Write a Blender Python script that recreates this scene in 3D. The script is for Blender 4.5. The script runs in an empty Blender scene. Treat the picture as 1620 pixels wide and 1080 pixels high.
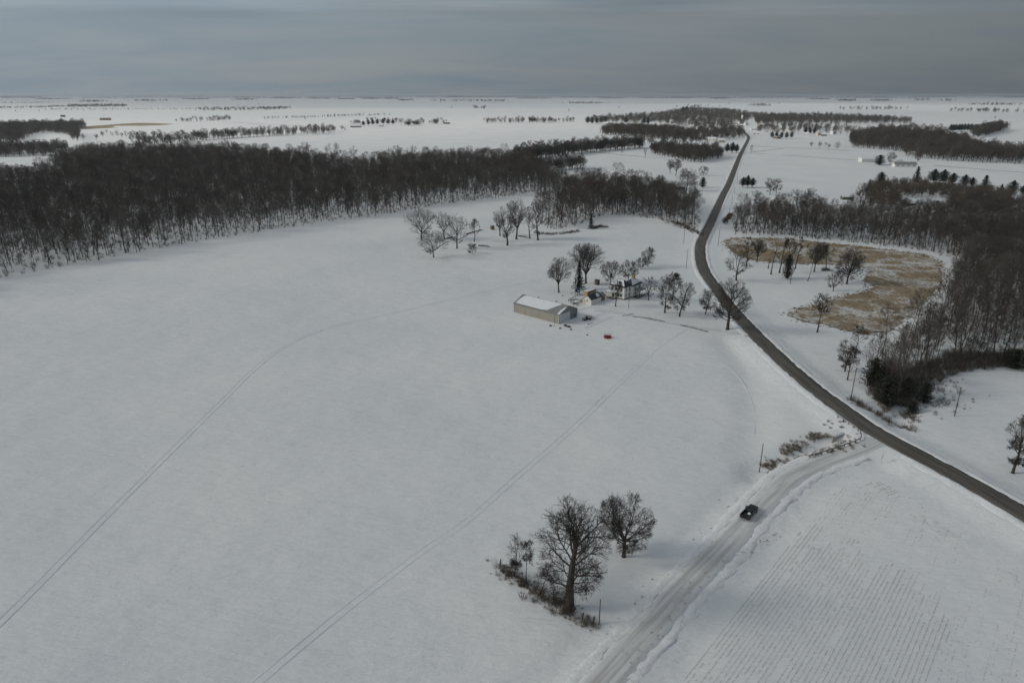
import bpy, bmesh, math, random
import numpy as np
from mathutils import Vector, Matrix

# ------------------------------------------------------------------ camera, sky, sun, exposure
scene = bpy.context.scene
COL = scene.collection
CAM_H, FPX = 85.0, 1080.0
PITCH = math.atan(390.0 / 1080.0)
cd = bpy.data.cameras.new('camera')
cam = bpy.data.objects.new('camera', cd)
COL.objects.link(cam)
cam.location = (0, 0, CAM_H)
cam.rotation_euler = (math.pi / 2 - PITCH, 0, 0)
cd.sensor_width = 36.0
cd.lens = 24.0
cd.clip_start = 1.0
cd.clip_end = 5000000.0
scene.camera = cam

SUN_EL = math.radians(27.0)
SUN_AZ = math.radians(182.0)         # direction towards the sun, measured from +X counter-clockwise
sun_dir = Vector((math.cos(SUN_EL) * math.cos(SUN_AZ), math.cos(SUN_EL) * math.sin(SUN_AZ), math.sin(SUN_EL)))

world = bpy.data.worlds.new('World')
scene.world = world
world.use_nodes = True
WN, WL = world.node_tree.nodes, world.node_tree.links
WN.clear()


def wn(t, **kw):
    n = WN.new(t)
    for k, v in kw.items():
        setattr(n, k, v)
    return n


w_out = wn('ShaderNodeOutputWorld')
w_bg = wn('ShaderNodeBackground')
w_bg.inputs['Strength'].default_value = 0.1
sky = wn('ShaderNodeTexSky')
sky.sky_type = 'NISHITA'
sky.sun_disc = False
sky.sun_elevation = SUN_EL
sky.sun_rotation = math.pi / 2 - SUN_AZ      # Nishita: 0 is +Y, clockwise
sky.air_density = 1.0
sky.dust_density = 2.5
sky.ozone_density = 1.5
tc = wn('ShaderNodeTexCoord')
sep = wn('ShaderNodeSeparateXYZ')
WL.new(tc.outputs['Generated'], sep.inputs[0])
# project the view direction on a cloud deck: position = xy / (z + c)
zc = wn('ShaderNodeMath', operation='MAXIMUM')
zc.inputs[1].default_value = 0.0
WL.new(sep.outputs['Z'], zc.inputs[0])
za = wn('ShaderNodeMath', operation='ADD')
za.inputs[1].default_value = 0.11
WL.new(zc.outputs[0], za.inputs[0])
dx = wn('ShaderNodeMath', operation='DIVIDE')
dy = wn('ShaderNodeMath', operation='DIVIDE')
WL.new(sep.outputs['X'], dx.inputs[0]); WL.new(za.outputs[0], dx.inputs[1])
WL.new(sep.outputs['Y'], dy.inputs[0]); WL.new(za.outputs[0], dy.inputs[1])
cmb = wn('ShaderNodeCombineXYZ')
WL.new(dx.outputs[0], cmb.inputs[0]); WL.new(dy.outputs[0], cmb.inputs[1])
mp = wn('ShaderNodeMapping')
mp.inputs['Location'].default_value = (3.7, 1.4, 0)
mp.inputs['Rotation'].default_value = (0, 0, math.radians(-6))
mp.inputs['Scale'].default_value = (0.55, 0.9, 1)
WL.new(cmb.outputs[0], mp.inputs[0])
n1 = wn('ShaderNodeTexNoise')
n1.inputs['Scale'].default_value = 1.0
n1.inputs['Detail'].default_value = 5
n1.inputs['Roughness'].default_value = 0.55
n1.inputs['Distortion'].default_value = 0.4
WL.new(mp.outputs[0], n1.inputs['Vector'])
mp2 = wn('ShaderNodeMapping')
mp2.inputs['Location'].default_value = (8.1, 0.35, 0)
mp2.inputs['Scale'].default_value = (0.14, 0.2, 1)
WL.new(cmb.outputs[0], mp2.inputs[0])
n2 = wn('ShaderNodeTexNoise')
n2.inputs['Scale'].default_value = 1.0
n2.inputs['Detail'].default_value = 2
WL.new(mp2.outputs[0], n2.inputs['Vector'])
addn = wn('ShaderNodeMath', operation='MULTIPLY_ADD')
addn.inputs[1].default_value = 0.55
WL.new(n1.outputs['Fac'], addn.inputs[0])
m3 = wn('ShaderNodeMath', operation='MULTIPLY')
m3.inputs[1].default_value = 0.45
WL.new(n2.outputs['Fac'], m3.inputs[0])
WL.new(m3.outputs[0], addn.inputs[2])
ramp = wn('ShaderNodeValToRGB')
ramp.color_ramp.elements[0].position = 0.40
ramp.color_ramp.elements[0].color = (3.0, 3.62, 4.15, 1)
ramp.color_ramp.elements[1].position = 0.60
ramp.color_ramp.elements[1].color = (3.95, 4.30, 4.5, 1)
WL.new(addn.outputs[0], ramp.inputs[0])
mix = wn('ShaderNodeMix', data_type='RGBA')
mix.inputs['Factor'].default_value = 0.86          # closed overcast, a little sky glows through
WL.new(sky.outputs[0], mix.inputs['A'])
# overcast glows towards the veiled sun and thins away from it
dp = wn('ShaderNodeVectorMath', operation='DOT_PRODUCT'); dp.inputs[1].default_value = tuple(sun_dir)
WL.new(tc.outputs['Generated'], dp.inputs[0])
gl = wn('ShaderNodeMapRange'); gl.inputs['From Min'].default_value = -0.75; gl.inputs['From Max'].default_value = 0.95
gl.inputs['To Min'].default_value = 0.48; gl.inputs['To Max'].default_value = 1.52
WL.new(dp.outputs['Value'], gl.inputs['Value'])
glow = wn('ShaderNodeVectorMath', operation='SCALE')
WL.new(ramp.outputs[0], glow.inputs[0]); WL.new(gl.outputs[0], glow.inputs['Scale'])
WL.new(glow.outputs[0], mix.inputs['B'])
WL.new(mix.outputs['Result'], w_bg.inputs['Color'])
WL.new(w_bg.outputs[0], w_out.inputs['Surface'])

sl = bpy.data.lights.new('sun', 'SUN')
sl.energy = 2.2
sl.angle = math.radians(14)
sl.color = (1.0, 0.93, 0.82)
sun = bpy.data.objects.new('sun', sl)
COL.objects.link(sun)
sun.rotation_euler = sun_dir.to_track_quat('Z', 'Y').to_euler()

scene.view_settings.view_transform = 'Standard'
scene.view_settings.look = 'None'
scene.view_settings.exposure = 0.2
scene.view_settings.gamma = 1.0
scene.view_settings.use_curve_mapping = False
scene.render.engine = 'CYCLES'
scene.cycles.use_denoising = True
scene.cycles.max_bounces = 6
scene.cycles.diffuse_bounces = 3
scene.cycles.volume_bounces = 0
scene.cycles.use_adaptive_sampling = True
scene.cycles.adaptive_threshold = 0.02

CLOUD_SHIFT = (1.1, 1.35, 25.5)     # noise offset chosen to dim the near fields and leave far ones sunlit
RNG = random.Random(11)
NPR = np.random.RandomState(5)


# ------------------------------------------------------------------ ground geometry helpers
def flat_point(px, py, z=0.0):
    """the place on level ground that the survey photograph shows at (px, py)"""
    u = (px - 810.0) / FPX
    v = (540.0 - py) / FPX
    dyy = math.cos(PITCH) + v * math.sin(PITCH)
    dzz = -math.sin(PITCH) + v * math.cos(PITCH)
    t = (z - CAM_H) / dzz
    return np.array((u * t, dyy * t))


def smooth_line(pts, step):
    """Catmull-Rom through 2D points, resampled at about `step` metres"""
    p = [np.array(q, float) for q in pts]
    p = [2 * p[0] - p[1]] + p + [2 * p[-1] - p[-2]]
    out = []
    for i in range(1, len(p) - 2):
        a, b, c, d = p[i - 1], p[i], p[i + 1], p[i + 2]
        n = max(2, int(np.linalg.norm(c - b) / step))
        for k in range(n):
            t = k / n
            out.append(0.5 * ((2 * b) + (-a + c) * t + (2 * a - 5 * b + 4 * c - d) * t * t + (-a + 3 * b - 3 * c + d) * t ** 3))
    out.append(p[-2])
    return np.array(out)


def poly_dist(x, y, line, vals=None):
    """distance of points to a polyline, signed side, and value interpolated at the nearest place"""
    best = np.full(x.shape, 1e18)
    side = np.zeros(x.shape)
    val = np.zeros(x.shape)
    for i in range(len(line) - 1):
        a, b = line[i], line[i + 1]
        d = b - a
        L2 = d @ d
        if L2 < 1e-9:
            continue
        t = np.clip(((x - a[0]) * d[0] + (y - a[1]) * d[1]) / L2, 0, 1)
        ex, ey = x - (a[0] + t * d[0]), y - (a[1] + t * d[1])
        q = ex * ex + ey * ey
        m = q < best
        best = np.where(m, q, best)
        side = np.where(m, np.sign(d[0] * ey - d[1] * ex), side)
        if vals is not None:
            val = np.where(m, vals[i] + t * (vals[i + 1] - vals[i]), val)
    return np.sqrt(best), side, val


def sstep(a, b, x):
    t = np.clip((x - a) / (b - a), 0, 1)
    return t * t * (3 - 2 * t)


_waves = []
_wr = random.Random(3)
for wl, am in ((620, 0.9), (410, 0.7), (260, 0.45), (150, 0.22), (90, 0.10), (1500, 1.6)):
    for k in range(3):
        a = _wr.uniform(0, 2 * math.pi)
        _waves.append((2 * math.pi / wl * math.cos(a), 2 * math.pi / wl * math.sin(a), _wr.uniform(0, 6.28), am / 1.7))


def base_z(x, y):
    x = np.asarray(x, float); y = np.asarray(y, float)
    z = np.zeros(np.broadcast(x, y).shape)
    for kx, ky, ph, am in _waves:
        z = z + am * np.sin(kx * x + ky * y + ph)
    fade = 1 - 0.75 * np.exp(-((x - 45) ** 2 + (y - 280) ** 2) / 60 ** 2)
    return z * fade * 0.62


# main road centre line, side road, lane to the farm
MAIN_PX = [(1900, 985), (1760, 893), (1620, 812), (1546, 770), (1456, 721), (1384, 682), (1315, 634), (1265, 595), (1210, 544), (1180, 513), (1153, 483),
           (1131, 453), (1116, 432), (1109, 412), (1108, 389), (1114.6, 371.5), (1123, 355), (1130.6, 338), (1142, 313), (1153, 291), (1162, 268),
           (1170.6, 246.7), (1178, 232), (1183.5, 221), (1184, 216.5), (1179, 211), (1172, 204), (1162, 196)]
SIDE_PX = [(820, 1240), (890, 1150), (950, 1082), (1000, 1024), (1041, 978), (1090, 922), (1144, 867), (1192, 811), (1248, 757), (1299, 731), (1346, 714), (1378, 700), (1398, 690)]
ROAD_W, SIDE_W = 3.15, 2.9


def road_height(line):
    z = base_z(line[:, 0], line[:, 1]) + 0.45 + 1.0 * sstep(285, 230, line[:, 1]) - 0.2 * sstep(120, 90, line[:, 1])
    for _ in range(10):
        z[1:-1] = (z[:-2] + z[1:-1] + z[2:]) / 3
    return z


def solve_line(pxs, step, hfun):
    zc = np.full(len(pxs), .5)
    for _ in range(4):
        pts = np.array([flat_point(px, py, z) for (px, py), z in zip(pxs, zc)])
        ln = smooth_line(pts, step)
        zl = hfun(ln)
        zc = np.array([zl[int(np.argmin(np.hypot(ln[:, 0] - q[0], ln[:, 1] - q[1])))] for q in pts])
    return ln


main_line = solve_line(MAIN_PX, 4.0, road_height)
main_line = np.array([q for k, q in enumerate(main_line) if q[1] < 430 or k % 7 == 0 or k == len(main_line) - 1])
main_z = road_height(main_line)


def side_height(line):
    z = base_z(line[:, 0], line[:, 1]) + 0.35
    jd, _, jz = poly_dist(line[:, 0], line[:, 1], main_line, main_z)
    wj = sstep(22, 3, jd)
    return z * (1 - wj) + (jz - 0.02) * wj


side_line = solve_line(SIDE_PX, 3.0, side_height)
side_z = side_height(side_line)

swale = smooth_line([flat_point(*p) for p in ((1150, 535), (1180, 575), (1192, 620), (1196, 665), (1190, 705), (1206, 735))], 3)
creek_w = smooth_line([flat_point(*p) for p in ((1322, 694), (1300, 705), (1272, 716), (1245, 728), (1215, 740))], 2)
creek_e = smooth_line([flat_point(*p) for p in ((1362, 664), (1400, 660), (1425, 648), (1440, 628), (1470, 600))], 2)
creek_b = smooth_line([flat_point(*p) for p in ((1085, 352), (1108, 353), (1150, 352), (1200, 350))], 3)


def ground_z(x, y):
    x = np.atleast_1d(np.asarray(x, float)); y = np.atleast_1d(np.asarray(y, float))
    z = base_z(x, y)
    near = (np.abs(x) < 900) & (y > 20) & (y < 2600)
    if near.any():
        xs, ys, zs = x[near], y[near], z[near].copy()
        d, _, _ = poly_dist(xs, ys, swale); zs -= 0.75 * np.exp(-(d / 5.0) ** 2)
        d, _, _ = poly_dist(xs, ys, creek_w); zs -= 1.9 * np.exp(-(d / 4.6) ** 2)
        d, _, _ = poly_dist(xs, ys, creek_e); zs -= 1.5 * np.exp(-(d / 4.0) ** 2)
        d, _, _ = poly_dist(xs, ys, creek_b); zs -= 2.0 * np.exp(-(d / 6.0) ** 2)
        d, sd, v = poly_dist(xs, ys, side_line, side_z)
        zs -= 0.55 * np.exp(-((d - 7.6) / 2.0) ** 2)
        w = sstep(SIDE_W + 4.0, SIDE_W + 0.8, d)
        zs = zs * (1 - w) + (v - 0.13) * w
        d, sd, v = poly_dist(xs, ys, main_line, main_z)
        w = sstep(ROAD_W + 8.5, ROAD_W + 1.2, d)
        zs = zs * (1 - w) + (v - 0.14) * w
        z[near] = zs
    return z


def gz(x, y):
    return float(ground_z([x], [y])[0])


def at(px, py):
    """ground place (x, y, z) seen at a photograph pixel, found on the relief"""
    z = 0.0
    for _ in range(5):
        p = flat_point(px, py, z)
        z = gz(p[0], p[1])
    return Vector((p[0], p[1], z))


def px_height(py, ptop):
    f = lambda yy: PITCH - math.atan((540 - yy) / FPX)
    return CAM_H * (1 - math.tan(f(ptop)) / math.tan(f(py)))


def px_scale(py):
    """pixels of the 1620 px photograph per metre at a ground row"""
    dep = PITCH - math.atan((540 - py) / FPX)
    return FPX * math.sin(dep) / (math.cos(math.atan((540 - py) / FPX)) * CAM_H)


# ------------------------------------------------------------------ object helpers
def link(o, parent=None):
    COL.objects.link(o)
    if parent is not None:
        o.parent = parent
    return o


def tag(o, label=None, cat=None, group=None, kind=None):
    if label: o['label'] = label
    if cat: o['category'] = cat
    if group: o['group'] = group
    if kind: o['kind'] = kind
    return o


def empty(name, loc, rz=0.0, label=None, cat=None, group=None, scale=1.0):
    o = bpy.data.objects.new(name, None)
    o.empty_display_size = 0.2
    link(o)
    o.location = loc
    o.rotation_euler = (0, 0, rz)
    o.scale = (scale, scale, scale)
    return tag(o, label, cat, group)


def mesh_np(name, V, Fc, mats=(), smooth=False):
    """mesh from numpy verts and equal-size faces"""
    me = bpy.data.meshes.new(name)
    V = np.asarray(V, np.float32); Fc = np.asarray(Fc, np.int32)
    n = Fc.shape[1]
    me.vertices.add(len(V)); me.vertices.foreach_set('co', V.ravel())
    me.loops.add(Fc.size); me.loops.foreach_set('vertex_index', Fc.ravel())
    me.polygons.add(len(Fc))
    me.polygons.foreach_set('loop_start', np.arange(0, Fc.size, n, dtype=np.int32))
    me.polygons.foreach_set('loop_total', np.full(len(Fc), n, np.int32))
    if smooth:
        me.polygons.foreach_set('use_smooth', np.ones(len(Fc), bool))
    for m in mats:
        me.materials.append(m)
    me.update(calc_edges=True)
    return me


class MB:
    """collects boxes, prisms and tubes for one mesh"""
    def __init__(self):
        self.v = []; self.f = []

    def add(self, vs, fs):
        o = len(self.v)
        self.v += [tuple(p) for p in vs]
        self.f += [tuple(i + o for i in f) for f in fs]
        return self

    def box(self, x0, x1, y0, y1, z0, z1):
        return self.add([(x0, y0, z0), (x1, y0, z0), (x1, y1, z0), (x0, y1, z0), (x0, y0, z1), (x1, y0, z1), (x1, y1, z1), (x0, y1, z1)],
                        [(0, 3, 2, 1), (4, 5, 6, 7), (0, 1, 5, 4), (1, 2, 6, 5), (2, 3, 7, 6), (3, 0, 4, 7)])

    def loft(self, rings, cap=True):
        n = len(rings[0])
        vs = [p for r in rings for p in r]
        fs = []
        for i in range(len(rings) - 1):
            for k in range(n):
                a, b = i * n + k, i * n + (k + 1) % n
                fs.append((a, b, b + n, a + n))
        if cap:
            fs.append(tuple(range(n - 1, -1, -1)))
            fs.append(tuple((len(rings) - 1) * n + k for k in range(n)))
        return self.add(vs, fs)

    def tube(self, p0, p1, r0, r1=None, n=8):
        r1 = r0 if r1 is None else r1
        p0, p1 = Vector(p0), Vector(p1)
        d = (p1 - p0).normalized()
        a = d.orthogonal().normalized(); b = d.cross(a)
        ring = lambda p, r: [p + (a * math.cos(2 * math.pi * k / n) + b * math.sin(2 * math.pi * k / n)) * r for k in range(n)]
        return self.loft([ring(p0, r0), ring(p1, r1)])

    def build(self, name, mat, parent=None, bevel=0.0, smooth=False):
        me = bpy.data.meshes.new(name)
        me.from_pydata(self.v, [], self.f)
        bm = bmesh.new(); bm.from_mesh(me)
        bmesh.ops.recalc_face_normals(bm, faces=bm.faces)
        if bevel:
            bmesh.ops.bevel(bm, geom=list(bm.edges), offset=bevel, segments=2, affect='EDGES', profile=0.6, clamp_overlap=True)
        bm.to_mesh(me); bm.free()
        if smooth:
            for p in me.polygons: p.use_smooth = True
        me.materials.append(mat)
        return link(bpy.data.objects.new(name, me), parent)


# ------------------------------------------------------------------ materials
def material(name, base, rough=0.8, noise=0.0, scale=1.0, col2=None, bump=0.0, bscale=None, metal=0.0, spec=0.3, detail=4, lo=0.35, hi=0.65, stretch=None, coord='pos'):
    m = bpy.data.materials.new(name)
    m.use_nodes = True
    N, L = m.node_tree.nodes, m.node_tree.links
    b = N['Principled BSDF']
    b.inputs['Roughness'].default_value = rough
    b.inputs['Metallic'].default_value = metal
    b.inputs['Specular IOR Level'].default_value = spec
    b.inputs['Base Color'].default_value = (*base, 1)
    if col2 is not None or bump:
        if coord == 'pos':
            g = N.new('ShaderNodeNewGeometry'); src = g.outputs['Position']
        else:
            g = N.new('ShaderNodeTexCoord'); src = g.outputs['Object']
        mpn = N.new('ShaderNodeMapping')
        if stretch: mpn.inputs['Scale'].default_value = stretch
        L.new(src, mpn.inputs[0])
        if col2 is not None:
            t = N.new('ShaderNodeTexNoise'); t.inputs['Scale'].default_value = scale; t.inputs['Detail'].default_value = detail
            t.inputs['Roughness'].default_value = 0.6
            L.new(mpn.outputs[0], t.inputs['Vector'])
            r = N.new('ShaderNodeValToRGB')
            r.color_ramp.elements[0].position = lo; r.color_ramp.elements[0].color = (*base, 1)
            r.color_ramp.elements[1].position = hi; r.color_ramp.elements[1].color = (*col2, 1)
            L.new(t.outputs['Fac'], r.inputs[0]); L.new(r.outputs[0], b.inputs['Base Color'])
        if bump:
            t2 = N.new('ShaderNodeTexNoise'); t2.inputs['Scale'].default_value = bscale or scale; t2.inputs['Detail'].default_value = detail
            L.new(mpn.outputs[0], t2.inputs['Vector'])
            bn = N.new('ShaderNodeBump'); bn.inputs['Strength'].default_value = 1.0; bn.inputs['Distance'].default_value = bump
            L.new(t2.outputs['Fac'], bn.inputs['Height']); L.new(bn.outputs[0], b.inputs['Normal'])
    return m


def snow_material():
    m = bpy.data.materials.new('snow')
    m.use_nodes = True
    N, L = m.node_tree.nodes, m.node_tree.links
    b = N['Principled BSDF']
    b.inputs['Roughness'].default_value = 0.65
    b.inputs['Specular IOR Level'].default_value = 0.25
    g = N.new('ShaderNodeNewGeometry')
    big = N.new('ShaderNodeTexNoise'); big.inputs['Scale'].default_value = 0.018; big.inputs['Detail'].default_value = 5
    L.new(g.outputs['Position'], big.inputs['Vector'])
    r = N.new('ShaderNodeValToRGB')
    r.color_ramp.elements[0].position = 0.32; r.color_ramp.elements[0].color = (0.775, 0.785, 0.79, 1)
    r.color_ramp.elements[1].position = 0.68; r.color_ramp.elements[1].color = (0.87, 0.865, 0.85, 1)
    L.new(big.outputs['Fac'], r.inputs[0])
    # grains of stubble and soil showing through wind-scoured snow
    sp = N.new('ShaderNodeTexNoise'); sp.inputs['Scale'].default_value = 2.3; sp.inputs['Detail'].default_value = 6; sp.inputs['Roughness'].default_value = 0.75
    L.new(g.outputs['Position'], sp.inputs['Vector'])
    r2 = N.new('ShaderNodeValToRGB')
    r2.color_ramp.elements[0].position = 0.64; r2.color_ramp.elements[0].color = (0, 0, 0, 1)
    r2.color_ramp.elements[1].position = 0.80; r2.color_ramp.elements[1].color = (1, 1, 1, 1)
    L.new(sp.outputs['Fac'], r2.inputs[0])
    mx = N.new('ShaderNodeMix'); mx.data_type = 'RGBA'
    mx.inputs['B'].default_value = (0.45, 0.41, 0.36, 1)
    mm = N.new('ShaderNodeMath'); mm.operation = 'MULTIPLY'; mm.inputs[1].default_value = 0.5
    L.new(r2.outputs[0], mm.inputs[0]); L.new(mm.outputs[0], mx.inputs['Factor'])
    L.new(r.outputs[0], mx.inputs['A']); L.new(mx.outputs['Result'], b.inputs['Base Color'])
    # wind ripples plus small lumps
    mp_ = N.new('ShaderNodeMapping'); mp_.inputs['Rotation'].default_value = (0, 0, math.radians(35)); mp_.inputs['Scale'].default_value = (0.12, 0.55, 1)
    L.new(g.outputs['Position'], mp_.inputs[0])
    t1 = N.new('ShaderNodeTexNoise'); t1.inputs['Scale'].default_value = 1.0; t1.inputs['Detail'].default_value = 6; t1.inputs['Roughness'].default_value = 0.6
    L.new(mp_.outputs[0], t1.inputs['Vector'])
    b1 = N.new('ShaderNodeBump'); b1.inputs['Strength'].default_value = 1.0; b1.inputs['Distance'].default_value = 0.5
    L.new(t1.outputs['Fac'], b1.inputs['Height'])
    t2 = N.new('ShaderNodeTexNoise'); t2.inputs['Scale'].default_value = 0.09; t2.inputs['Detail'].default_value = 4
    L.new(g.outputs['Position'], t2.inputs['Vector'])
    b2 = N.new('ShaderNodeBump'); b2.inputs['Strength'].default_value = 0.6; b2.inputs['Distance'].default_value = 0.8
    L.new(t2.outputs['Fac'], b2.inputs['Height']); L.new(b1.outputs[0], b2.inputs['Normal'])
    t3 = N.new('ShaderNodeTexNoise'); t3.inputs['Scale'].default_value = 1.1; t3.inputs['Detail'].default_value = 5; t3.inputs['Roughness'].default_value = .65
    L.new(g.outputs['Position'], t3.inputs['Vector'])
    b3 = N.new('ShaderNodeBump'); b3.inputs['Strength'].default_value = 0.8; b3.inputs['Distance'].default_value = 0.09
    L.new(t3.outputs['Fac'], b3.inputs['Height']); L.new(b2.outputs[0], b3.inputs['Normal'])
    L.new(b3.outputs[0], b.inputs['Normal'])
    return m


def road_material(name, mid, track, edge, edge_lo, edge_hi, along=0.02, patch=None):
    """colour follows the ribbon's own UV: u across (0..1), v metres along"""
    m = bpy.data.materials.new(name)
    m.use_nodes = True
    N, L = m.node_tree.nodes, m.node_tree.links
    b = N['Principled BSDF']
    b.inputs['Roughness'].default_value = 0.75
    b.inputs['Specular IOR Level'].default_value = 0.3
    uv = N.new('ShaderNodeUVMap')
    sp = N.new('ShaderNodeSeparateXYZ'); L.new(uv.outputs[0], sp.inputs[0])
    mpv = N.new('ShaderNodeMapping'); mpv.inputs['Scale'].default_value = (7, 0.06, 1)
    L.new(uv.outputs[0], mpv.inputs[0])
    st = N.new('ShaderNodeTexNoise'); st.inputs['Scale'].default_value = 1.0; st.inputs['Detail'].default_value = 5
    L.new(mpv.outputs[0], st.inputs['Vector'])
    r = N.new('ShaderNodeValToRGB')
    r.color_ramp.elements[0].position = 0.36; r.color_ramp.elements[0].color = (*track, 1)
    r.color_ramp.elements[1].position = 0.64; r.color_ramp.elements[1].color = (*mid, 1)
    L.new(st.outputs['Fac'], r.inputs[0])
    # blown snow along the edges: |u - 0.5| plus noise
    a = N.new('ShaderNodeMath'); a.operation = 'SUBTRACT'; a.inputs[1].default_value = 0.5; L.new(sp.outputs[0], a.inputs[0])
    ab = N.new('ShaderNodeMath'); ab.operation = 'ABSOLUTE'; L.new(a.outputs[0], ab.inputs[0])
    g = N.new('ShaderNodeNewGeometry')
    en = N.new('ShaderNodeTexNoise'); en.inputs['Scale'].default_value = 0.35; en.inputs['Detail'].default_value = 6; en.inputs['Roughness'].default_value = 0.7
    L.new(g.outputs['Position'], en.inputs['Vector'])
    s = N.new('ShaderNodeMath'); s.operation = 'MULTIPLY_ADD'; s.inputs[1].default_value = 0.16
    L.new(en.outputs['Fac'], s.inputs[0]); L.new(ab.outputs[0], s.inputs[2])
    mr = N.new('ShaderNodeMapRange'); mr.inputs['From Min'].default_value = edge_lo; mr.inputs['From Max'].default_value = edge_hi
    L.new(s.outputs[0], mr.inputs['Value'])
    mx = N.new('ShaderNodeMix'); mx.data_type = 'RGBA'; mx.inputs['B'].default_value = (*edge, 1)
    L.new(mr.outputs[0], mx.inputs['Factor']); L.new(r.outputs[0], mx.inputs['A'])
    last = mx.outputs['Result']
    if patch:
        pn = N.new('ShaderNodeTexNoise'); pn.inputs['Scale'].default_value = 0.5; pn.inputs['Detail'].default_value = 8; pn.inputs['Roughness'].default_value = 0.75
        L.new(g.outputs['Position'], pn.inputs['Vector'])
        pr = N.new('ShaderNodeMapRange'); pr.inputs['From Min'].default_value = 0.55; pr.inputs['From Max'].default_value = 0.72; pr.inputs['To Max'].default_value = 0.8
        L.new(pn.outputs['Fac'], pr.inputs['Value'])
        m2 = N.new('ShaderNodeMix'); m2.data_type = 'RGBA'; m2.inputs['B'].default_value = (*patch, 1)
        L.new(pr.outputs[0], m2.inputs['Factor']); L.new(last, m2.inputs['A'])
        last = m2.outputs['Result']
    L.new(last, b.inputs['Base Color'])
    bt = N.new('ShaderNodeTexNoise'); bt.inputs['Scale'].default_value = 3.0; bt.inputs['Detail'].default_value = 5
    L.new(g.outputs['Position'], bt.inputs['Vector'])
    bn = N.new('ShaderNodeBump'); bn.inputs['Distance'].default_value = 0.03
    L.new(bt.outputs['Fac'], bn.inputs['Height']); L.new(bn.outputs[0], b.inputs['Normal'])
    return m


M = {}
M['snow'] = snow_material()
M['bank'] = material('snow_bank', (0.86, 0.86, 0.86), 0.7, col2=(0.72, 0.70, 0.67), scale=0.9, bump=0.12, bscale=1.6, lo=0.45, hi=0.8)
M['road'] = road_material('worn_asphalt', (0.142, 0.128, 0.110), (0.078, 0.071, 0.062), (0.50, 0.48, 0.45), 0.505, 0.60)
M['side'] = road_material('packed_snow_gravel', (0.74, 0.74, 0.735), (0.52, 0.505, 0.48), (0.84, 0.84, 0.85), 0.36, 0.58, patch=(0.46, 0.43, 0.39))
M['lane_snow'] = road_material('driven_snow', (0.78, 0.78, 0.78), (0.60, 0.60, 0.60), (0.86, 0.86, 0.87), 0.40, 0.58)
M['track'] = material('pressed_snow', (0.63, 0.65, 0.67), 0.75, col2=(0.80, 0.81, 0.82), scale=0.10, lo=.36, hi=.62)
M['track_faint'] = material('drifted_track', (0.66, 0.68, 0.70), 0.75, col2=(0.82, 0.83, 0.84), scale=0.10, lo=.36, hi=.6)
M['lane'] = material('frozen_lane_dirt', (0.13, 0.115, 0.085), 0.9, col2=(0.45, 0.43, 0.40), scale=0.8, lo=.4, hi=.6)
M['furrow'] = material('far_lane_dirt', (0.16, 0.14, 0.12), 0.9, col2=(0.42, 0.40, 0.38), scale=0.06, lo=0.4, hi=0.7)
M['bark'] = material('grey_bark', (0.050, 0.044, 0.038), 0.9, col2=(0.085, 0.076, 0.066), scale=1.2, bump=0.02, bscale=6, coord='obj')
M['twig'] = material('bare_twigs', (0.045, 0.038, 0.032), 0.9, col2=(0.068, 0.058, 0.049), scale=0.5, coord='obj')
M['bark_wood'] = material('woodland_bark', (0.07, 0.064, 0.058), 0.9, col2=(0.12, 0.11, 0.10), scale=0.8, coord='obj')
M['twig_wood'] = None


def tinted(name, cols, rough=.9):
    """bark whose tone differs from tree to tree"""
    m = bpy.data.materials.new(name); m.use_nodes = True
    N, L = m.node_tree.nodes, m.node_tree.links
    b = N['Principled BSDF']; b.inputs['Roughness'].default_value = rough; b.inputs['Specular IOR Level'].default_value = .2
    oi = N.new('ShaderNodeObjectInfo'); r = N.new('ShaderNodeValToRGB')
    e = r.color_ramp.elements
    e[0].position = 0; e[0].color = (*cols[0], 1); e[1].position = 1; e[1].color = (*cols[-1], 1)
    for k, c in enumerate(cols[1:-1]):
        x = e.new((k + 1) / (len(cols) - 1)); x.color = (*c, 1)
    L.new(oi.outputs['Random'], r.inputs[0]); L.new(r.outputs[0], b.inputs['Base Color'])
    return m


M['twig_wood'] = tinted('woodland_twigs', ((.050, .044, .040), (.100, .087, .075), (.072, .066, .062), (.160, .142, .125), (.080, .064, .050), (.115, .101, .088)))
M['twig_brown'] = material('brown_twigs', (0.085, 0.066, 0.050), 0.9, col2=(0.125, 0.098, 0.075), scale=0.4, coord='obj')
M['needle'] = material('spruce_needles', (0.014, 0.024, 0.016), 0.8, col2=(0.030, 0.042, 0.026), scale=0.9, coord='obj')
M['cedar'] = material('cedar_needles', (0.022, 0.026, 0.017), 0.85, col2=(0.040, 0.040, 0.026), scale=0.9, coord='obj')
M['grass'] = material('dry_grass', (0.24, 0.18, 0.115), 0.9, col2=(0.38, 0.30, 0.20), scale=0.6)
M['weed'] = material('dead_weeds', (0.20, 0.16, 0.125), 0.9, col2=(0.38, 0.32, 0.25), scale=0.9)
M['brush'] = material('thicket_stems', (0.08, 0.067, 0.055), 0.9, col2=(0.15, 0.125, 0.10), scale=0.9)
M['stubble'] = material('corn_stubble', (0.13, 0.112, 0.088), 0.9, col2=(0.25, 0.22, 0.17), scale=1.5)
M['pole'] = material('weathered_pole', (0.085, 0.072, 0.060), 0.85, col2=(0.13, 0.115, 0.10), scale=2.0)
M['galv'] = material('galvanised_steel', (0.30, 0.31, 0.32), 0.5, metal=0.6, col2=(0.22, 0.22, 0.22), scale=3.0)
M['concrete'] = material('old_concrete', (0.30, 0.285, 0.26), 0.85, col2=(0.40, 0.385, 0.36), scale=1.4, bump=0.02, bscale=8)
M['dark'] = material('tunnel_dark', (0.02, 0.02, 0.02), 0.9)

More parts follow.
